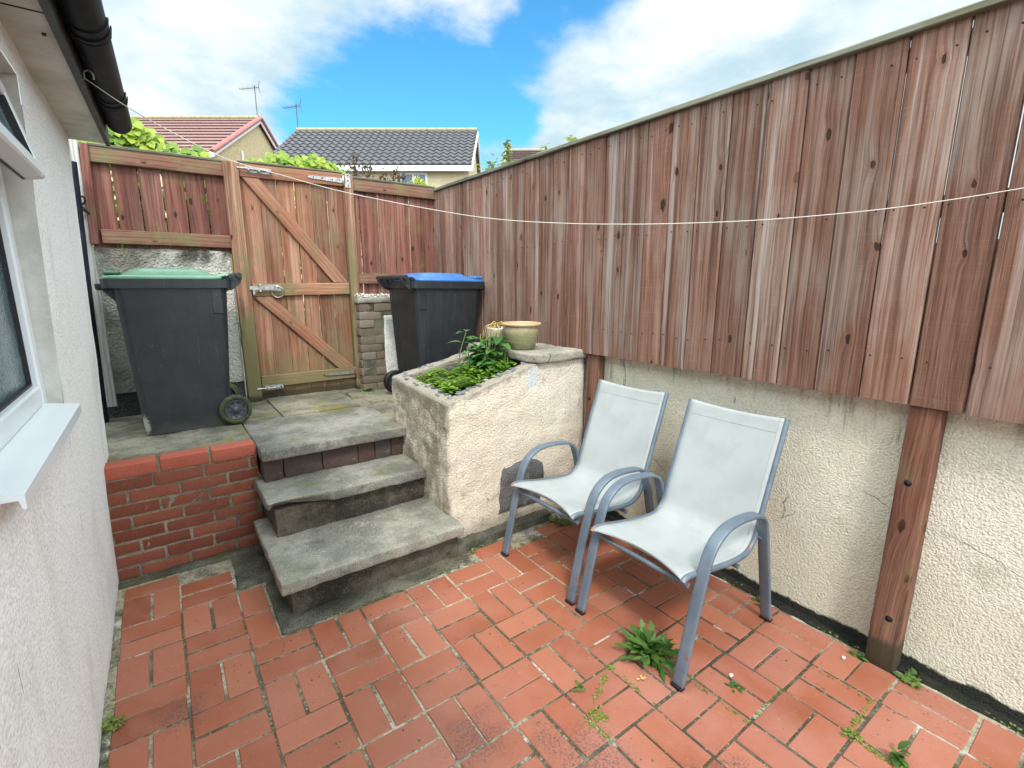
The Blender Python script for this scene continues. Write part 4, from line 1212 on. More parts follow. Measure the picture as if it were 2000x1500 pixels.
# pots on the slab
pot = thing('plant_pot', 'glazed olive green plant pot with tan rim on the planter slab', 'pot', (1.955, 2.60, 1.126))
mb = MB(); mb.lathe([(.0, 0), (.082, 0), (.088, .006), (.100, .05), (.113, .10), (.117, .125), (.113, .148), (.110, .154)], 36)
mb.build('body', 'glaze', pot, local=True)
mb = MB(); mb.lathe([(.110, .152), (.124, .154), (.132, .161), (.132, .168), (.126, .174), (.116, .174), (.110, .165), (.104, .10), (.095, .03), (.0, .028)], 36); mb.build('rim', 'pot_rim', pot, local=True)
mb = MB(); mb.lathe([(.0, .098), (.06, .10), (.103, .10)], 24)
mb.build('compost', 'soil', pot, local=True)
wp = thing('plant_pot', 'small square-sided white pot behind the olive pot on the planter slab', 'pot', (1.90, 2.80, 1.126))
mb = MB()
mb.loft([rrect(-s_, s_, -s_, s_, z, .022) for s_, z in ((.046, 0), (.049, .004), (.060, .115), (.062, .12), (.062, .13), (.057, .13), (.054, .10))], True)
mb.build('body', 'white_pot', wp, local=True)
fixed_seed(61)
wl = thing('wilted_plant', 'wilted yellowing plant drooping over the small white pot', 'plant', (1.90, 2.80, 1.22))
mb = MB(); lf = MB()
for i in range(26):
    a = random.uniform(1.6, 5.2); r1 = random.uniform(.05, .095)
    c = Vector((1.90, 2.80, 1.225)); dr = Vector((math.cos(a), math.sin(a), 0))
    h = random.uniform(.03, .085); dn = random.uniform(.0, .14)
    mb.sweep(catmull([c + dr * .01, c + dr * (r1 * .45) + Vector((0, 0, h)), c + dr * r1 + Vector((0, 0, h * .6)), c + dr * (r1 + .015) - Vector((0, 0, dn * .6))], 5), .0022, .0022, n=5)
for i in range(16):
    a = random.uniform(0, 6.28); lf.leaf((1.90 + random.uniform(-.03, .05), 2.80 + random.uniform(-.04, .03), 1.245 + random.uniform(0, .05)), (math.cos(a), math.sin(a), .4), (0, 0, 1), .05, .022, 'ovate', .5)
mb.build('stems', 'dry_stem', wl); lf.build('leaves', 'wilt', wl)


# ------------------------------------------------------------------ wheelie bins
def make_bin(label, loc, rz, body_m, lid_m, grip_m, tilt=0.0, tyre_m='tyre'):
    t = thing('wheelie_bin', label, 'bin', loc, 'wheelie bins on the landing'); t.rotation_euler = (0, tilt, rz)
    def sec(z):
        k = z / .93
        return rrect(-.235 - .05 * k, .235 + .062 * k, -.242 - .033 * k, .242 + .033 * k, z, .045)
    mb = MB(); mb.loft([sec(z) for z in (.0, .012, .05, .2, .4, .6, .8, .905)])
    # front throat under the rim
    mb.prism([(-.262, .80), (-.345, .905), (-.262, .905)], -.18, .18, axis='y')
    # moulded ribs and wheel recess
    for yy in (-1, 1):
        mb.box(.20, .262, yy * .262 - .012, yy * .262 + .012, .74, .90, None, .005)
        mb.box(.14, .30, yy * .215 - .02, yy * .215 + .02, .02, .17, None, .01)
    mb.build('body', body_m, t, local=True)
    mb = MB()
    mb.loft([rrect(-.335, .322, -.292, .292, z, .04) for z in (.905, .909, .952, .957)])
    mb.loft([rrect(-.358, -.30, -.23, .23, .893, .02), rrect(-.364, -.30, -.24, .24, .905, .02), rrect(-.364, -.30, -.24, .24, .930, .02)])
    mb.build('rim', body_m, t, local=True)
    # lid: skirt, shoulder, raised plateau
    mb = MB()
    mb.loft([rrect(-.325, .27, -.287, .287, .958, .05, 6), rrect(-.328, .275, -.29, .29, .966, .05, 6), rrect(-.322, .27, -.284, .284, .976, .05, 6),
             rrect(-.27, .25, -.25, .25, .984, .05, 6), rrect(-.235, .225, -.22, .22, .990, .06, 6), rrect(-.19, .20, -.19, .19, 1.016, .06, 6), rrect(-.17, .175, -.17, .17, 1.024, .06, 6), rrect(-.05, .06, -.06, .06, 1.029, .04, 6)])
    for yy in (-.2, .2): mb.sweep([(.24, yy, .972), (.295, yy, .985), (.325, yy, .978)], .03, .014, b=(0, 1, 0), n=10)
    ld = mb.build('lid', lid_m, t, local=True)
    for ya_, yb_ in ((-.27, -.14), (.14, .27)):
        mb = MB(); mb.box(-.318, -.235, ya_, yb_, .976, 1.006, None, .012); mb.build('grip', grip_m, ld, local=True)
    mb = MB()
    for yy in (-.235, .235): mb.prism([(.29, .885), (.33, .895), (.372, .93), (.388, .965), (.385, .99), (.355, .995), (.30, .965)], yy - .02, yy + .02, axis='y')
    mb.sweep([(.368, -.285, .985), (.368, .285, .985)], .017, .017, n=12)
    mb.sweep([(.318, -.278, .978), (.318, .278, .978)], .012, .012, n=10)
    mb.build('handle', body_m, t, local=True)
    for yy in (-1, 1):
        mt = Matrix.Translation((.262, yy * .268, .10)) @ Matrix.Rotation(R(90) * (1 if yy < 0 else -1), 4, 'X')
        wh = MB(); wh.lathe([(.068, -.024), (.088, -.024), (.097, -.018), (.100, -.006), (.100, .006), (.097, .018), (.088, .024), (.072, .024), (.068, .018), (.066, -.02)], 36, mt)
        wo_ = wh.build('wheel', tyre_m, t, local=True)
        hb = MB(); hb.lathe([(.067, .012), (.066, .018), (.060, .018), (.056, .006), (.024, .004), (.022, .018), (.0, .02)], 30, mt)
        for q in range(8):
            a = q * math.pi / 4; hb.box(.018, .060, -.005, .005, .004, .014, mt @ Matrix.Rotation(a, 4, 'Z'))
        hb.build('hub', 'wheel_hub', wo_, local=True)
    mb = MB(); mb.sweep([(.262, -.25, .10), (.262, .25, .10)], .010, .010, n=10); mb.build('axle', 'iron', t, local=True)
    return t
make_bin('dark grey wheelie bin with pale green lid on the landing beside the gate latch', (.082, 3.935, .622), R(1.0), 'bin', 'lid_green', 'lid_green_dark')
make_bin('black wheelie bin with bright blue lid in the corner behind the planter', (1.874, 3.725, .612), R(180), 'bin_black', 'lid_blue', 'lid_blue', R(-.6), 'iron')


# ------------------------------------------------------------------ chairs
def make_chair(label, loc, rz):
    t = thing('garden_chair', label, 'chair', loc, 'garden chairs against the cream wall'); t.rotation_euler = (0, 0, rz)
    X = lambda x: x - 1.83
    side = [(X(1.482), 0, .0), (X(1.517), 0, .15), (X(1.553), 0, .30), (X(1.585), 0, .42), (X(1.612), 0, .505), (X(1.655), 0, .563), (X(1.72), 0, .598), (X(1.80), 0, .607), (X(1.88), 0, .602), (X(1.955), 0, .590), (X(2.008), 0, .560), (X(2.035), 0, .50), (X(2.065), 0, .38), (X(2.112), 0, .19), (X(2.158), 0, .0)]
    rail = [(X(1.508), 0, .428), (X(1.53), 0, .440), (X(1.58), 0, .437), (X(1.68), 0, .418), (X(1.80), 0, .398), (X(1.90), 0, .388), (X(1.975), 0, .395), (X(2.025), 0, .435), (X(2.055), 0, .51), (X(2.09), 0, .61), (X(2.135), 0, .74), (X(2.178), 0, .86), (X(2.212), 0, .962)]
    sm = catmull(side, 5); rm = catmull(rail, 5)
    for s_ in (-1, 1):
        mb = MB(); mb.sweep([p + Vector((0, s_ * .274, 0)) for p in sm], .025, .009, b=(0, 1, 0), n=16, square=True)
        a = mb.build('arm_leg', 'chair', t, local=True)
        mb = MB(); mb.sweep([p + Vector((0, s_ * .243, 0)) for p in rm], .0115, .0125, b=(0, 1, 0), n=12)
        r_ = mb.build('side_rail', 'chair', t, local=True)
        for x, z in ((X(1.597), .432), (X(2.045), .452)):
            mb = MB()
            mb.sweep([(x, s_ * .236, z), (x, s_ * .27, z)], .010, .010, n=8)
            mb.lathe([(0, .006), (.006, .005), (.008, 0)], 8, Matrix.Translation((x, s_ * .2915, z)) @ Matrix.Rotation(R(-90 * s_), 4, 'X'))
            mb.build('bracket', 'chair', r_, local=True)
        for x in (X(1.482), X(2.158)):
            mb = MB(); mb.box(x - .014, x + .014, s_ * .274 - .026, s_ * .274 + .026, -.001, .014, None, .004); mb.build('foot_cap', 'iron', a, local=True)
    for bx_, bz_ in ((1.56, .392), (1.93, .338)):
        mb = MB(); mb.sweep([(X(bx_), -.236, bz_), (X(bx_), .236, bz_)], .011, .011, n=10); mb.build('cross_bar', 'chair', t, local=True)
    # sling: sagging sheet between the rails
    rm2 = catmull(rail, 6); ny = 16; vs = []
    def surf(th):
        rows = []
        for i, p in enumerate(rm2):
            f = i / (len(rm2) - 1)
            tg = (rm2[min(i + 1, len(rm2) - 1)] - rm2[max(i - 1, 0)]).normalized(); nn = Vector((-tg.z, 0, tg.x))
            sag = .030 if f < .5 else .020
            endk = min(1, f / .05) * .35 + .65
            row = []
            for j in range(ny + 1):
                v = -1 + 2 * j / ny; e = 1 - v * v
                lift = .0125 + .004 * (1 - abs(v))
                pull = Vector((0, 0, 0))
                q = p + Vector((0, v * .247, 0)) + nn * (lift - sag * e + th) + (tg * (.045 * e * max(0, 1 - f / .25))) - (tg * (.010 * e * max(0, (f - .93) / .07)))
                if abs(v) > .94: q = q - nn * .006
                row.append(q)
            rows.append(row)
        return rows
    A = surf(0); B = surf(-.003)
    mb = MB(); nr = len(A); W_ = ny + 1
    vs = [q for r_ in A for q in r_] + [q for r_ in B for q in r_]; o = nr * W_; fs = []
    for i in range(nr - 1):
        for j in range(ny):
            a = i * W_ + j; fs.append((a, a + W_, a + W_ + 1, a + 1)); fs.append((o + a, o + a + 1, o + a + W_ + 1, o + a + W_))
    for j in range(ny): fs.append((j, j + 1, o + j + 1, o + j)); a = (nr - 1) * W_ + j; fs.append((a, o + a, o + a + 1, a + 1))
    for i in range(nr - 1): a = i * W_; fs.append((a, o + a, o + a + W_, a + W_)); a += ny; fs.append((a, a + W_, o + a + W_, o + a))
    mb.add(vs, fs, True); sg = mb.build('sling', 'sling', t, local=True)
    # stitched hem across the top and front
    for f0 in (.955, .035):
        mb = MB()
        i = int(f0 * (nr - 1)); row = A[i]; tg = (A[min(i + 1, nr - 1)][8] - A[i - 1][8]).normalized(); nn = Vector((-tg.z, 0, tg.x))
        mb.sweep([q + nn * .0005 for q in row[1:-1]], .0011, .0011, n=5)
        mb.build('hem_stitching', 'sling', sg, local=True)
    for v in (1, ny - 1):
        mb = MB(); mb.sweep([A[i][v] + Vector((0, 0, .0006)) for i in range(nr)], .0011, .0011, n=5); mb.build('hem_stitching', 'sling', sg, local=True)
    return t
make_chair('pale grey sling chair with blue-grey arms, the one next to the planter', (1.83, 1.852, .002), R(1.2))
make_chair('pale grey sling chair with blue-grey arms, the one with the weed by its front leg', (1.828, 1.216, .002), R(0))

# ------------------------------------------------------------------ clothes line
cl_ = thing('clothes_line', 'thin white clothes line hanging across the yard from the gutter to the fence', 'clothes line', (-.12, 2.44, 2.27))
pts = [(-.118, 2.44, 2.270), (-.007, 2.355, 2.175), (.112, 2.33, 2.108), (.272, 2.215, 2.012), (.45, 2.065, 1.944), (.628, 1.915, 1.883), (.892, 1.699, 1.817), (1.052, 1.539, 1.782), (1.217, 1.374, 1.764), (1.364, 1.227, 1.757), (1.505, 1.086, 1.756), (1.703, .887, 1.763), (1.922, .668, 1.785), (2.076, .514, 1.811), (2.222, .368, 1.842), (2.246, .344, 1.848)]
mb = MB(); mb.sweep(catmull(pts, 6), .0016, .0016, n=8); mb.build('cord', 'rope', cl_)
mb = MB()
mb.sweep(catmull([(-.128, 2.445, 2.262), (-.116, 2.44, 2.266), (-.112, 2.425, 2.284), (-.098, 2.415, 2.288), (-.088, 2.415, 2.276), (-.088, 2.42, 2.262)], 7), .0032, .0032, n=8)
mb.build('hook', 'steel', cl_)
mb = MB(); mb.sweep(catmull([(2.254, .344, 1.85), (2.240, .344, 1.85), (2.234, .344, 1.858), (2.24, .344, 1.866), (2.247, .344, 1.86)], 5), .0025, .0025, n=8); mb.build('hook', 'steel', cl_)

# ------------------------------------------------------------------ weeds in the paving
fixed_seed(71)
dn = thing('dandelion', 'bushy dandelion weed growing from the paving by the front leg of the nearer chair', 'weed', (1.535, 1.12, 0))
mb = MB()
for i in range(120):
    a = random.uniform(0, 6.28); el = random.uniform(.0, 2.2); L = random.uniform(.045, .125)
    c = Vector((1.535 + random.gauss(0, .028), 1.12 + random.gauss(0, .028), .004))
    mb.leaf(c, (math.cos(a), math.sin(a), el), (0, 0, 1), L, L * random.uniform(.24, .38), 'saw', random.uniform(.1, .9), random.uniform(.1, .4))
mb.build('leaves', 'weed', dn)
mb = MB()
for i in range(5):
    a = random.uniform(0, 6.28); mb.leaf((1.40 + random.uniform(-.01, .01), 1.055 + random.uniform(-.01, .01), .006), (math.cos(a), math.sin(a), .3), (0, 0, 1), .016, .010)
mb.build('faded_flower', 'dry_stem', dn)
def small_weed(name, label, x, y, z, n, r, L, m='weed', up=.4, kind='ovate', group=None):
    mb = MB()
    for i in range(n):
        a = random.uniform(0, 6.28); q = r * math.sqrt(random.random()); b = random.uniform(0, 6.28)
        l = L * random.uniform(.6, 1.2)
        mb.leaf((x + q * math.cos(b), y + q * math.sin(b), z + random.uniform(0, l * .5)), (math.cos(a), math.sin(a), random.uniform(0, up * 2)), (0, 0, 1), l, l * .5, kind, .3)
    return tag(mb.build(name, m, None, (x, y, z)), label, 'weed', group)
small_weed('weed', 'small weed tucked against the foot of the nearer fence post on its wall side', 2.262, .415, .0, 26, .035, .035, 'weed')
small_weed('weed', 'tiny weed at the foot of the nearer fence post, on the chair side', 2.235, .60, .0, 12, .02, .03, 'weed')
small_weed('weed', 'little round-leaved weed behind the rear leg of the nearer chair, at the wall', 2.255, 1.02, .0, 18, .03, .028, 'weed')
small_weed('weed', 'upright weed sprouting from a paving joint nearest the camera', 1.83, .335, .0, 13, .018, .05, 'weed', 1.2)
small_weed('weed', 'small green sprig in a paving joint beside a fallen petal', 1.655, .81, .0, 12, .022, .024, 'weed', .3)
small_weed('weed', 'clump of weed at the foot of the gate hinge post', 1.44, 4.22, .61, 40, .05, .045, 'weed', .7)
small_weed('weed', 'dark weeds behind the front chair leg at the planter foot', 1.99, 2.22, .0, 26, .06, .05, 'dark_leaf', .5)
small_weed('weed', 'mossy weed at the foot of the white house wall', -.305, 2.02, .0, 60, .035, .02, 'moss', .5)
small_weed('weed', 'low sprig in the paving joint between dandelion and black stain', 1.165, 1.165, .0, 16, .022, .02, 'weed', .3)
small_weed('weed', 'mat of mossy weed at the head of the black paving stain', 1.135, 1.03, .0, 44, .03, .016, 'moss', .2)
small_weed('weed', 'mossy tuft in the wide paving joint just beyond the upright weed', 1.80, .455, .0, 44, .028, .016, 'moss', .2)
small_weed('weed', 'tiny yellow-green sprout by the bottom step near the planter corner', 1.345, 2.245, .012, 8, .012, .02, 'moss', .8)
small_weed('weed', 'little sprig in the joint behind the front leg of the nearer chair', 1.60, 1.02, .0, 14, .02, .022, 'weed', .4)
def petal(x, y, lab):
    mb = MB(); mb.leaf((x, y, .006), (1, .3, .05), (0, 0, 1), .03, .016, 'ovate', .2, .3); tag(mb.build('fallen_petal', 'petal', None, (x, y, 0)), lab, 'petal')
petal(1.69, .845, 'pale fallen petal on the paving beside the front leg of the nearer chair')
petal(2.165, .62, 'pale fallen petal on the paving near the fence post')
mb = MB()
fixed_seed(73)
for i in range(260):                            # moss and crumbs along joints at the foot of the right wall
    y = random.uniform(-.6, 2.2); x = 2.298 + random.uniform(-.016, .016); a = random.uniform(0, 6.28)
    if mnoise.noise(Vector((y * 5, 0, 0))) < -.05: continue
    mb.leaf((x, y, random.uniform(-.002, .006)), (math.cos(a), math.sin(a), random.uniform(0, .7)), (0, 0, 1), random.uniform(.006, .014), .008)
for (ax, ay, bx, by, n, wd_) in ((1.345, 1.175, 1.09, 1.045, 150, .006), (1.09, 1.04, 1.10, .93, 60, .007), (1.345, 1.17, 1.34, .94, 60, .004), (1.79, .70, 1.555, .695, 50, .004), (1.55, .94, 1.555, .70, 70, .004), (1.80, .47, 2.03, .47, 60, .005), (1.79, .47, 1.785, .30, 90, .006), (2.02, .70, 2.02, .47, 26, .004), (1.60, 1.17, 1.57, .94, 60, .004), (-.315, 1.7, -.33, 2.9, 160, .010), (.3, 2.16, 1.15, 2.165, 120, .014), (1.2, 2.29, 1.95, 2.31, 110, .014)):
    for i in range(n):
        f = random.random(); f2 = mnoise.noise(Vector((ax * 7 + f * 9, ay * 3, 0)))
        if f2 < -.12: continue
        a = random.uniform(0, 6.28)
        mb.leaf((ax + (bx - ax) * f + random.gauss(0, wd_), ay + (by - ay) * f + random.gauss(0, wd_), random.uniform(-.002, .005)), (math.cos(a), math.sin(a), random.uniform(0, 1.0)), (0, 0, 1), random.uniform(.005, .013), .007)
struct(mb.build('moss', 'moss'), 'stuff')
mb = MB()                                       # grit and crumbs lying about
for i in range(420):
    x = random.uniform(-.3, 2.28); y = random.choice((random.uniform(.1, 2.15), random.uniform(.1, 2.15), random.gauss(2.1, .06)))
    if x < 0 or y > 2.2: x = random.uniform(.0, 2.28); y = min(y, 2.16)
    q = random.uniform(.0015, .0036)
    mt = Matrix.Translation((x, y, q * .4)) @ Matrix.Rotation(random.uniform(0, 6.28), 4, 'Z') @ Matrix.Rotation(random.uniform(0, 1), 4, 'X')
    mb.box(-q, q, -q * .7, q * .7, -q * .5, q * .5, mt)
struct(mb.build('debris', 'grit'), 'stuff')


# ------------------------------------------------------------------ beyond the fence: climbers, shrubs
def leaf_mass(name, label, cat, blobs, m, L, n, kind='lobed', stems=None, group=None, up=.4, aspect=.9):
    xs = [b[0] for b in blobs]; loc = (sum(xs) / len(xs), blobs[0][1], 0)
    t = thing(name, label, cat, loc, group)
    mb = MB(); tot = sum(b[3] * b[4] * b[5] for b in blobs)
    for (bx, by, bz, rx, ry, rz, cnt) in [tuple(b) + (0,) * (7 - len(b)) for b in blobs]:
        k = cnt or int(n * (rx * ry * rz) / tot) + 6
        for i in range(k):
            u = Vector((random.gauss(0, 1), random.gauss(0, 1), random.gauss(0, 1))).normalized() * (random.random() ** .35)
            p = Vector((bx + u.x * rx, by + u.y * ry, bz + u.z * rz))
            d = Vector((u.x + random.uniform(-.7, .7), u.y - .5 + random.uniform(-.7, .7), u.z * .6 + random.uniform(-.5, up)))
            l = L * random.uniform(.6, 1.25)
            if m == 'vine':                      # climber leaves hang like shingles, faces outward
                mb.leaf(p, (random.uniform(-.6, .6), -.35 + u.y * .3, -.55 + random.uniform(-.3, .5)), (random.uniform(-.5, .5), -1 + u.y, .7), l, l * aspect, kind, .3, .12); continue
            mb.leaf(p, d, (random.uniform(-.4, .4), -.3, 1), l, l * aspect, kind, .3, .12)
    mb.build('leaves', m, t)
    sb = MB()
    for (bx, by, bz, rx, ry, rz) in [b[:6] for b in blobs]:
        sb.sweep(catmull([(bx * .98 + .01, by + .05, -.05), (bx + .06, by + .03, bz * .55), (bx, by, bz + rz * .5)], 4), [.018] * 9, [.018] * 9, n=6)
    sb.build('stems', 'bark', t)
    return t
fixed_seed(81)
leaf_mass('climbing_vine', 'bright yellow-green vine spilling above the dark fence panel beside the gutter', 'vine',
          [(-.12, 4.72, 2.56, .18, .16, .17, 260), (.03, 4.70, 2.55, .16, .15, .17, 260), (.17, 4.72, 2.49, .16, .14, .12, 200), (.30, 4.72, 2.46, .10, .12, .09, 60), (.39, 4.68, 2.50, .07, .1, .10, 70), (-.02, 4.7, 2.05, .34, .14, .35, 360), (.34, 4.7, 2.05, .24, .14, .32, 300)], 'vine', .072, 700)
leaf_mass('climbing_vine', 'bright yellow-green vine showing above the top of the gate', 'vine',
          [(.84, 4.85, 2.52, .11, .12, .08, 90), (1.00, 4.85, 2.57, .11, .12, .11, 130), (1.16, 4.85, 2.56, .11, .12, .09, 110), (1.30, 4.85, 2.58, .11, .12, .12, 130), (1.45, 4.85, 2.55, .10, .1, .09, 100), (1.0, 4.8, 2.0, .36, .14, .4, 260), (1.02, 4.8, 1.25, .38, .14, .5, 300)], 'vine', .062, 1150)
leaf_mass('hedge', 'mid green hedge behind the boards of the corner fence panel', 'hedge', [(1.9, 4.85, 1.9, .42, .14, .42)], 'cress', .06, 450)
leaf_mass('shrub', 'dark purple-leaved shrub with wispy tips beyond the fence, below the dark roof', 'shrub',
          [(1.82, 5.3, 2.62, .08, .1, .24), (1.95, 5.3, 2.58, .10, .1, .18), (2.14, 5.3, 2.58, .10, .1, .17), (2.30, 5.3, 2.60, .10, .1, .22), (2.48, 5.3, 2.52, .12, .1, .14)], 'purple_leaf', .045, 700, 'ovate', aspect=.55, up=1.2)
leaf_mass('shrub', 'dark green leafy shrub just above the hinge post of the gate', 'shrub',
          [(1.58, 5.0, 2.53, .10, .1, .13), (1.72, 5.0, 2.48, .13, .1, .10)], 'dark_leaf', .06, 210, 'ovate', aspect=.6)
leaf_mass('conifer', 'golden feathery conifer tip in the corner where the two fences meet', 'conifer',
          [(2.36, 4.95, 2.53, .10, .08, .10), (2.48, 4.95, 2.49, .09, .08, .09)], 'gold_leaf', .045, 520, 'needle', aspect=.35, up=1.2)
def spike(label, base, tip, n, L, r):
    t = thing('shrub', label, 'shrub', (base[0], base[1], 0))
    mb = MB(); st = MB(); b = Vector(base); e = Vector(tip)
    pts = catmull([(b.x, b.y, 0), (b.x, b.y, b.z * .6), b, b.lerp(e, .5) + Vector((.02, 0, 0)), e], 4); st.sweep(pts, .008, .008, n=6)
    for i in range(n):
        f = random.random(); p = b.lerp(e, f) + Vector((random.gauss(0, r), random.gauss(0, r), random.gauss(0, r))) * (1.15 - f)
        a = random.uniform(0, 6.28); mb.leaf(p, (math.cos(a), math.sin(a), random.uniform(-.2, 1)), (0, 0, 1), L * random.uniform(.6, 1.2), L * .5, 'ovate', .3)
    mb.build('leaves', 'pale_leaf', t); st.build('stems', 'stem', t)
spike('pale upright sprig above the tall board fence, between the dark roof and far brown roof', (2.98, 4.24, 2.50), (3.0, 4.24, 2.93), 190, .06, .06)
spike('pale low bushy sprig above the tall board fence nearest the fence corner', (2.80, 4.26, 2.50), (2.82, 4.25, 2.70), 150, .055, .09)
spike('pale leaf tips over the tall board fence, past the far brown roof', (3.0, 3.42, 2.55), (3.12, 3.40, 2.80), 130, .06, .06)
spike('pale leaf sprig peeping over the tall board fence in front of the far brown roof', (3.0, 3.62, 2.52), (2.98, 3.62, 2.76), 60, .05, .05)

# ------------------------------------------------------------------ far houses (frame: depth along the view heading, lateral to its right)
FH = Vector((math.sin(YAW), math.cos(YAW), 0)); RH = Vector((math.cos(YAW), -math.sin(YAW), 0))
CP, SP = math.cos(PITCH), math.sin(PITCH)
def zat(py, D):
    """height of something seen at row py at heading distance D (its column matters little)"""
    v = (750 - py) / 950
    return CAM_H + D * (v * CP - SP) / (CP + v * SP)
def lat(px, py, D):
    v = (750 - py) / 950
    return D * ((px - 1000) / 950) / (CP + v * SP)
def far_house(name, label, l0, l1, Df, Dr, Db, zr, ze, roofm, tilew, gauge, step, wave, ov=.0, trim='buff_trim', ridge='ridge', verge=None, win=()):
    """gabled house: ridge from lateral l0 to l1; front eave at depth Df, ridge at Dr, back eave Db"""
    org = FH * Df + RH * l1
    t = thing(name, label, 'house', (org.x, org.y, 0))
    def P(l, D, z): return FH * D + RH * l + Vector((0, 0, z))
    mb = MB(); W0, W1 = l0 + .15, l1 - .15; f = .35; zf = ze + (zr - ze) * f / (Dr - Df) - .12
    Q = [P(W0, Df + f, -.06), P(W1, Df + f, -.06), P(W1, Df + f, zf), P(W0, Df + f, zf), P(W0, Db - f, -.06), P(W1, Db - f, -.06), P(W1, Db - f, zf), P(W0, Db - f, zf), P(W0, Dr, zr - .15), P(W1, Dr, zr - .15)]
    mb.add(Q, [(0, 1, 2, 3), (5, 4, 7, 6), (1, 5, 6, 9, 2), (4, 0, 3, 8, 7)])
    o = mb.build('wall', 'buff_brick', t)
    # tiled slopes, real courses
    mb = MB()
    for (Da, sgn) in ((Df, 1), (Db, -1)):
        run = abs(Dr - Da); SL = math.hypot(run, zr - ze); rows = max(4, int(SL / gauge)); cols = max(2, int((l1 - l0) / tilew)); sub = 6 if wave else 1
        nrm = Vector((0, 0, 1))
        vs = []; fs = []; NC = cols * sub + 1; ovh = .07 / SL
        for r_ in range(rows):                      # four lines of points a course: lip foot, lip top, head, and the hollow under the next lip
            for (tt, h0) in ((r_ / rows - ovh, step - .028), (r_ / rows - ovh, step), ((r_ + 1) / rows, 0.0), ((r_ + 1) / rows, step - .04)):
                for c in range(NC):
                    l = l0 + (l1 - l0) * c / (NC - 1)
                    ph = (c % sub) / sub if sub > 1 else 0
                    hgt = h0 + (wave * (.5 + .5 * math.cos(ph * 2 * math.pi)) if wave else 0)
                    vs.append(P(l, Da + (Dr - Da) * tt, ze + (zr - ze) * tt + hgt))
        for r_ in range(rows):
            for q in range(3 if r_ + 1 < rows else 2):
                for c in range(NC - 1):
                    a = (4 * r_ + q) * NC + c; fs.append((a, a + 1, a + NC + 1, a + NC))
            if r_ + 1 < rows:
                for c in range(NC - 1):
                    a = (4 * r_ + 3) * NC + c; fs.append((a, a + 1, a + NC + 1, a + NC))
        base = [P(l0 + (l1 - l0) * c / (NC - 1), Da, ze - .02) for c in range(NC)]; k = len(vs); vs += base
        for c in range(NC - 1): fs.append((k + c, k + c + 1, c + 1, c))
        mb.add(vs, fs, False)
    rf = mb.build('roof', roofm, t)
    mb = MB()
    n = int((l1 - l0) / .45)
    for i in range(n):
        a = l0 + (l1 - l0) * i / n; b = l0 + (l1 - l0) * (i + 1) / n - .012
        mb.sweep([P(a, Dr, zr + .04), P(b, Dr, zr + .04)], .14, .10, b=FH, n=10)
    mb.build('ridge_tiles', ridge, rf)
    mb = MB()
    mb.box(0, 0.001, 0, 0.001, 0, 0.001)
    mb = MB()                                   # white fascia, gutter line and bargeboards
    for (Da, q) in ((Df, -.02), (Db, .02)):
        a, b = P(l0, Da + q, ze - .22), P(l1, Da + q, ze - .22)
        mb.add([a, b, b + Vector((0, 0, .2)), a + Vector((0, 0, .2)), a + FH * .06, b + FH * .06, b + FH * .06 + Vector((0, 0, .2)), a + FH * .06 + Vector((0, 0, .2))], [(0, 1, 2, 3), (0, 4, 5, 1), (4, 7, 6, 5), (1, 5, 6, 2), (0, 3, 7, 4)])
    for l in (l0, l1):
        for Da in (Df, Db):
            a, b = P(l, Da, ze - .20), P(l, Dr, zr - .20)
            e = RH * (.05 if l == l1 else -.05)
            mb.add([a, b, b + Vector((0, 0, .17)), a + Vector((0, 0, .17)), a + e, b + e, b + e + Vector((0, 0, .17)), a + e + Vector((0, 0, .17))], [(0, 1, 2, 3), (4, 7, 6, 5), (0, 4, 5, 1), (3, 2, 6, 7), (1, 5, 6, 2), (0, 3, 7, 4)])
    mb.build('fascia', trim, rf)
    if verge:
        mb = MB()
        for Da in (Df, Db):
            a, b = P(l1, Da, ze + .02), P(l1, Dr, zr + .02)
            mb.sweep([a, b], .16, .09, b=RH, n=8)
        mb.build('verge_tiles', verge, rf)
    for (wl0, wl1, wz0, wz1) in win:
        mb = MB(); D = Df + f - .03
        def fr(a, b, c, d, dd=0, th=.06):
            p = [P(a, D + dd, c), P(b, D + dd, c), P(b, D + dd, d), P(a, D + dd, d)]; p += [q + FH * th for q in p]
            mb.add(p, [(0, 1, 2, 3), (0, 4, 5, 1), (1, 5, 6, 2), (2, 6, 7, 3), (3, 7, 4, 0)])
        fr(wl0, wl0 + .08, wz0, wz1); fr(wl1 - .08, wl1, wz0, wz1); fr(wl0 + .085, wl1 - .085, wz0, wz0 + .08); fr(wl0 + .085, wl1 - .085, wz1 - .08, wz1); m_ = (wl0 + wl1) / 2; fr(m_ - .04, m_ + .04, wz0 + .085, wz1 - .085)
        wo2 = mb.build('window', 'buff_trim', t)
        mb = MB(); p = [P(wl0 + .085, D + .02, wz0 + .085), P(wl1 - .085, D + .02, wz0 + .085), P(wl1 - .085, D + .02, wz1 - .085), P(wl0 + .085, D + .02, wz1 - .085)]
        mb.add(p, [(0, 1, 2, 3)]); mb.build('pane', 'far_glass', wo2)
    return t, P, rf
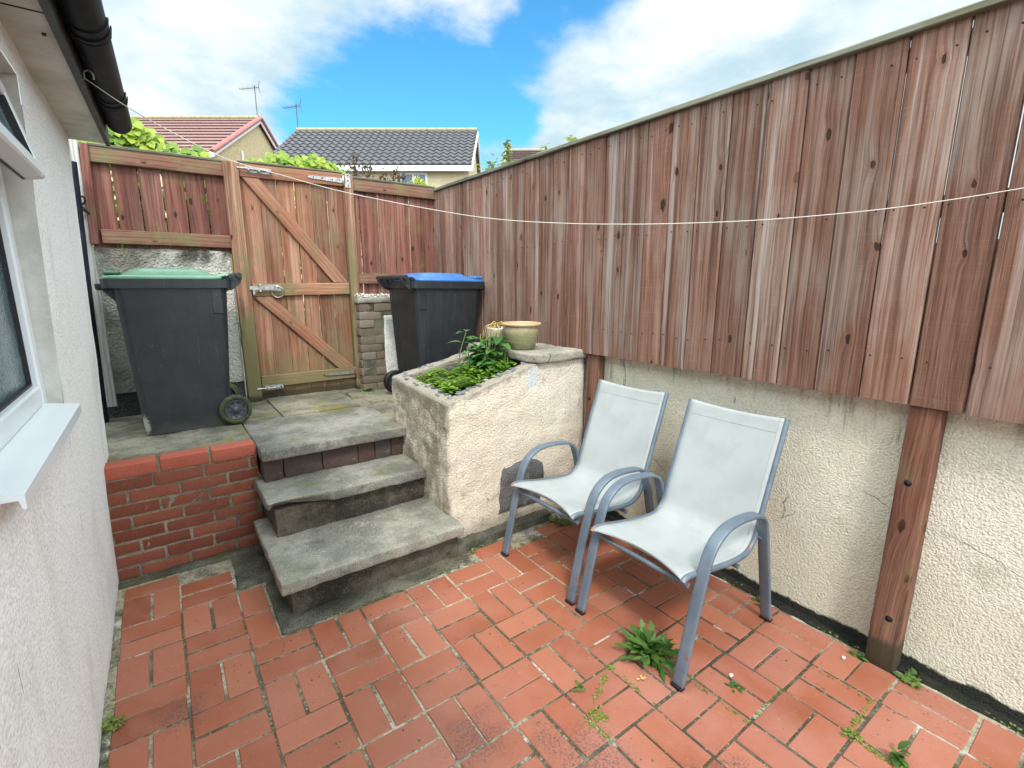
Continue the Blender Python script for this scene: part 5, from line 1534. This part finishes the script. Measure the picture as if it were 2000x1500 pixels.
def aerial(t, base, H, dirv, L, nel, rf):
    mb = MB(); b = Vector(base); top = b + Vector((0, 0, H)); d = Vector(dirv).normalized()
    mb.sweep([b - Vector((0, 0, .3)), top], .020, .020, n=8)
    a0 = top - Vector((0, 0, .12)) - d * .25; a1 = a0 + d * L
    mb.sweep([a0, a1], .014, .014, n=6)
    sd_ = d.cross(Vector((0, 0, 1))).normalized()
    for i in range(nel):
        p = a0 + d * (L * (i + .5) / nel); mb.sweep([p - sd_ * .17 + Vector((0, 0, .02)), p + sd_ * .17 - Vector((0, 0, .02))], .007, .007, n=5)
    for s_ in (-1, 1): mb.sweep([a0 + d * .05, a0 - d * .04 + Vector((0, 0, .28 * s_))], .012, .012, n=5)
    mb.build('aerial', 'alu', t)
D2f, D2r, D2b = 20.4, 24.0, 27.6
z2r, z2e = zat(256, D2r), zat(322, D2f)
l2a, l2b = lat(581, 254, D2r), lat(932, 254, D2r)
wz = zat(338, D2f + .35)
h2, P2, rf2 = far_house('house', 'buff brick house with wide dark grey pantile roof beyond the gate', l2a, l2b, D2f, D2r, D2b, z2r, z2e, 'dark_roof', .30, .36, .075, .07,
                        win=((lat(776, 345, D2f), lat(832, 345, D2f), wz - 1.15, wz + .02), (lat(620, 345, D2f), lat(680, 345, D2f), wz - 1.15, wz + .02)))
aerial(h2, P2(lat(580, 254, D2r) + .05, D2r, z2r), 1.15, -RH * 1 + FH * .35, 1.0, 6, rf2)
D1f, D1r, D1b = 21.6, 26.0, 30.4
z1r, z1e = zat(232, D1r), zat(296, D1f)
l1b = lat(507, 232, D1r)
h1, P1, rf1 = far_house('house', 'buff brick house with red-brown tiled roof and gable end, behind the vine', l1b - 13.5, l1b, D1f, D1r, D1b, z1r, z1e, 'red_roof', .33, .44, .11, 0, verge='red_trim')
aerial(h1, P1(l1b - .1, D1r, z1r), 1.5, -RH * 1 + FH * .2, 1.1, 7, rf1)
mb = MB(); a = P1(l1b - .149, D1r + 1.1, zat(265, D1r + 1.1)); 
mb.sweep([a, a + RH * .12], .16, .16, n=10); mb.build('vent', 'buff_trim', h1)
mb = MB(); q = P1(l1b - .10, D1f + 2.6, -.06); mb.sweep([q, q + Vector((0, 0, zat(292, D1f + 2.6)))], .06, .06, n=10); mb.build('downpipe', 'buff_trim', h1)
D3f, D3r, D3b = 27.0, 31.0, 35.0
h3, P3, rf3 = far_house('house', 'far house with small brown tiled roof just above the tall board fence', lat(988, 294, D3r), lat(988, 294, D3r) + 9, D3f, D3r, D3b, zat(295, D3r), zat(330, D3f), 'brown_roof', .33, .44, .12, 0)
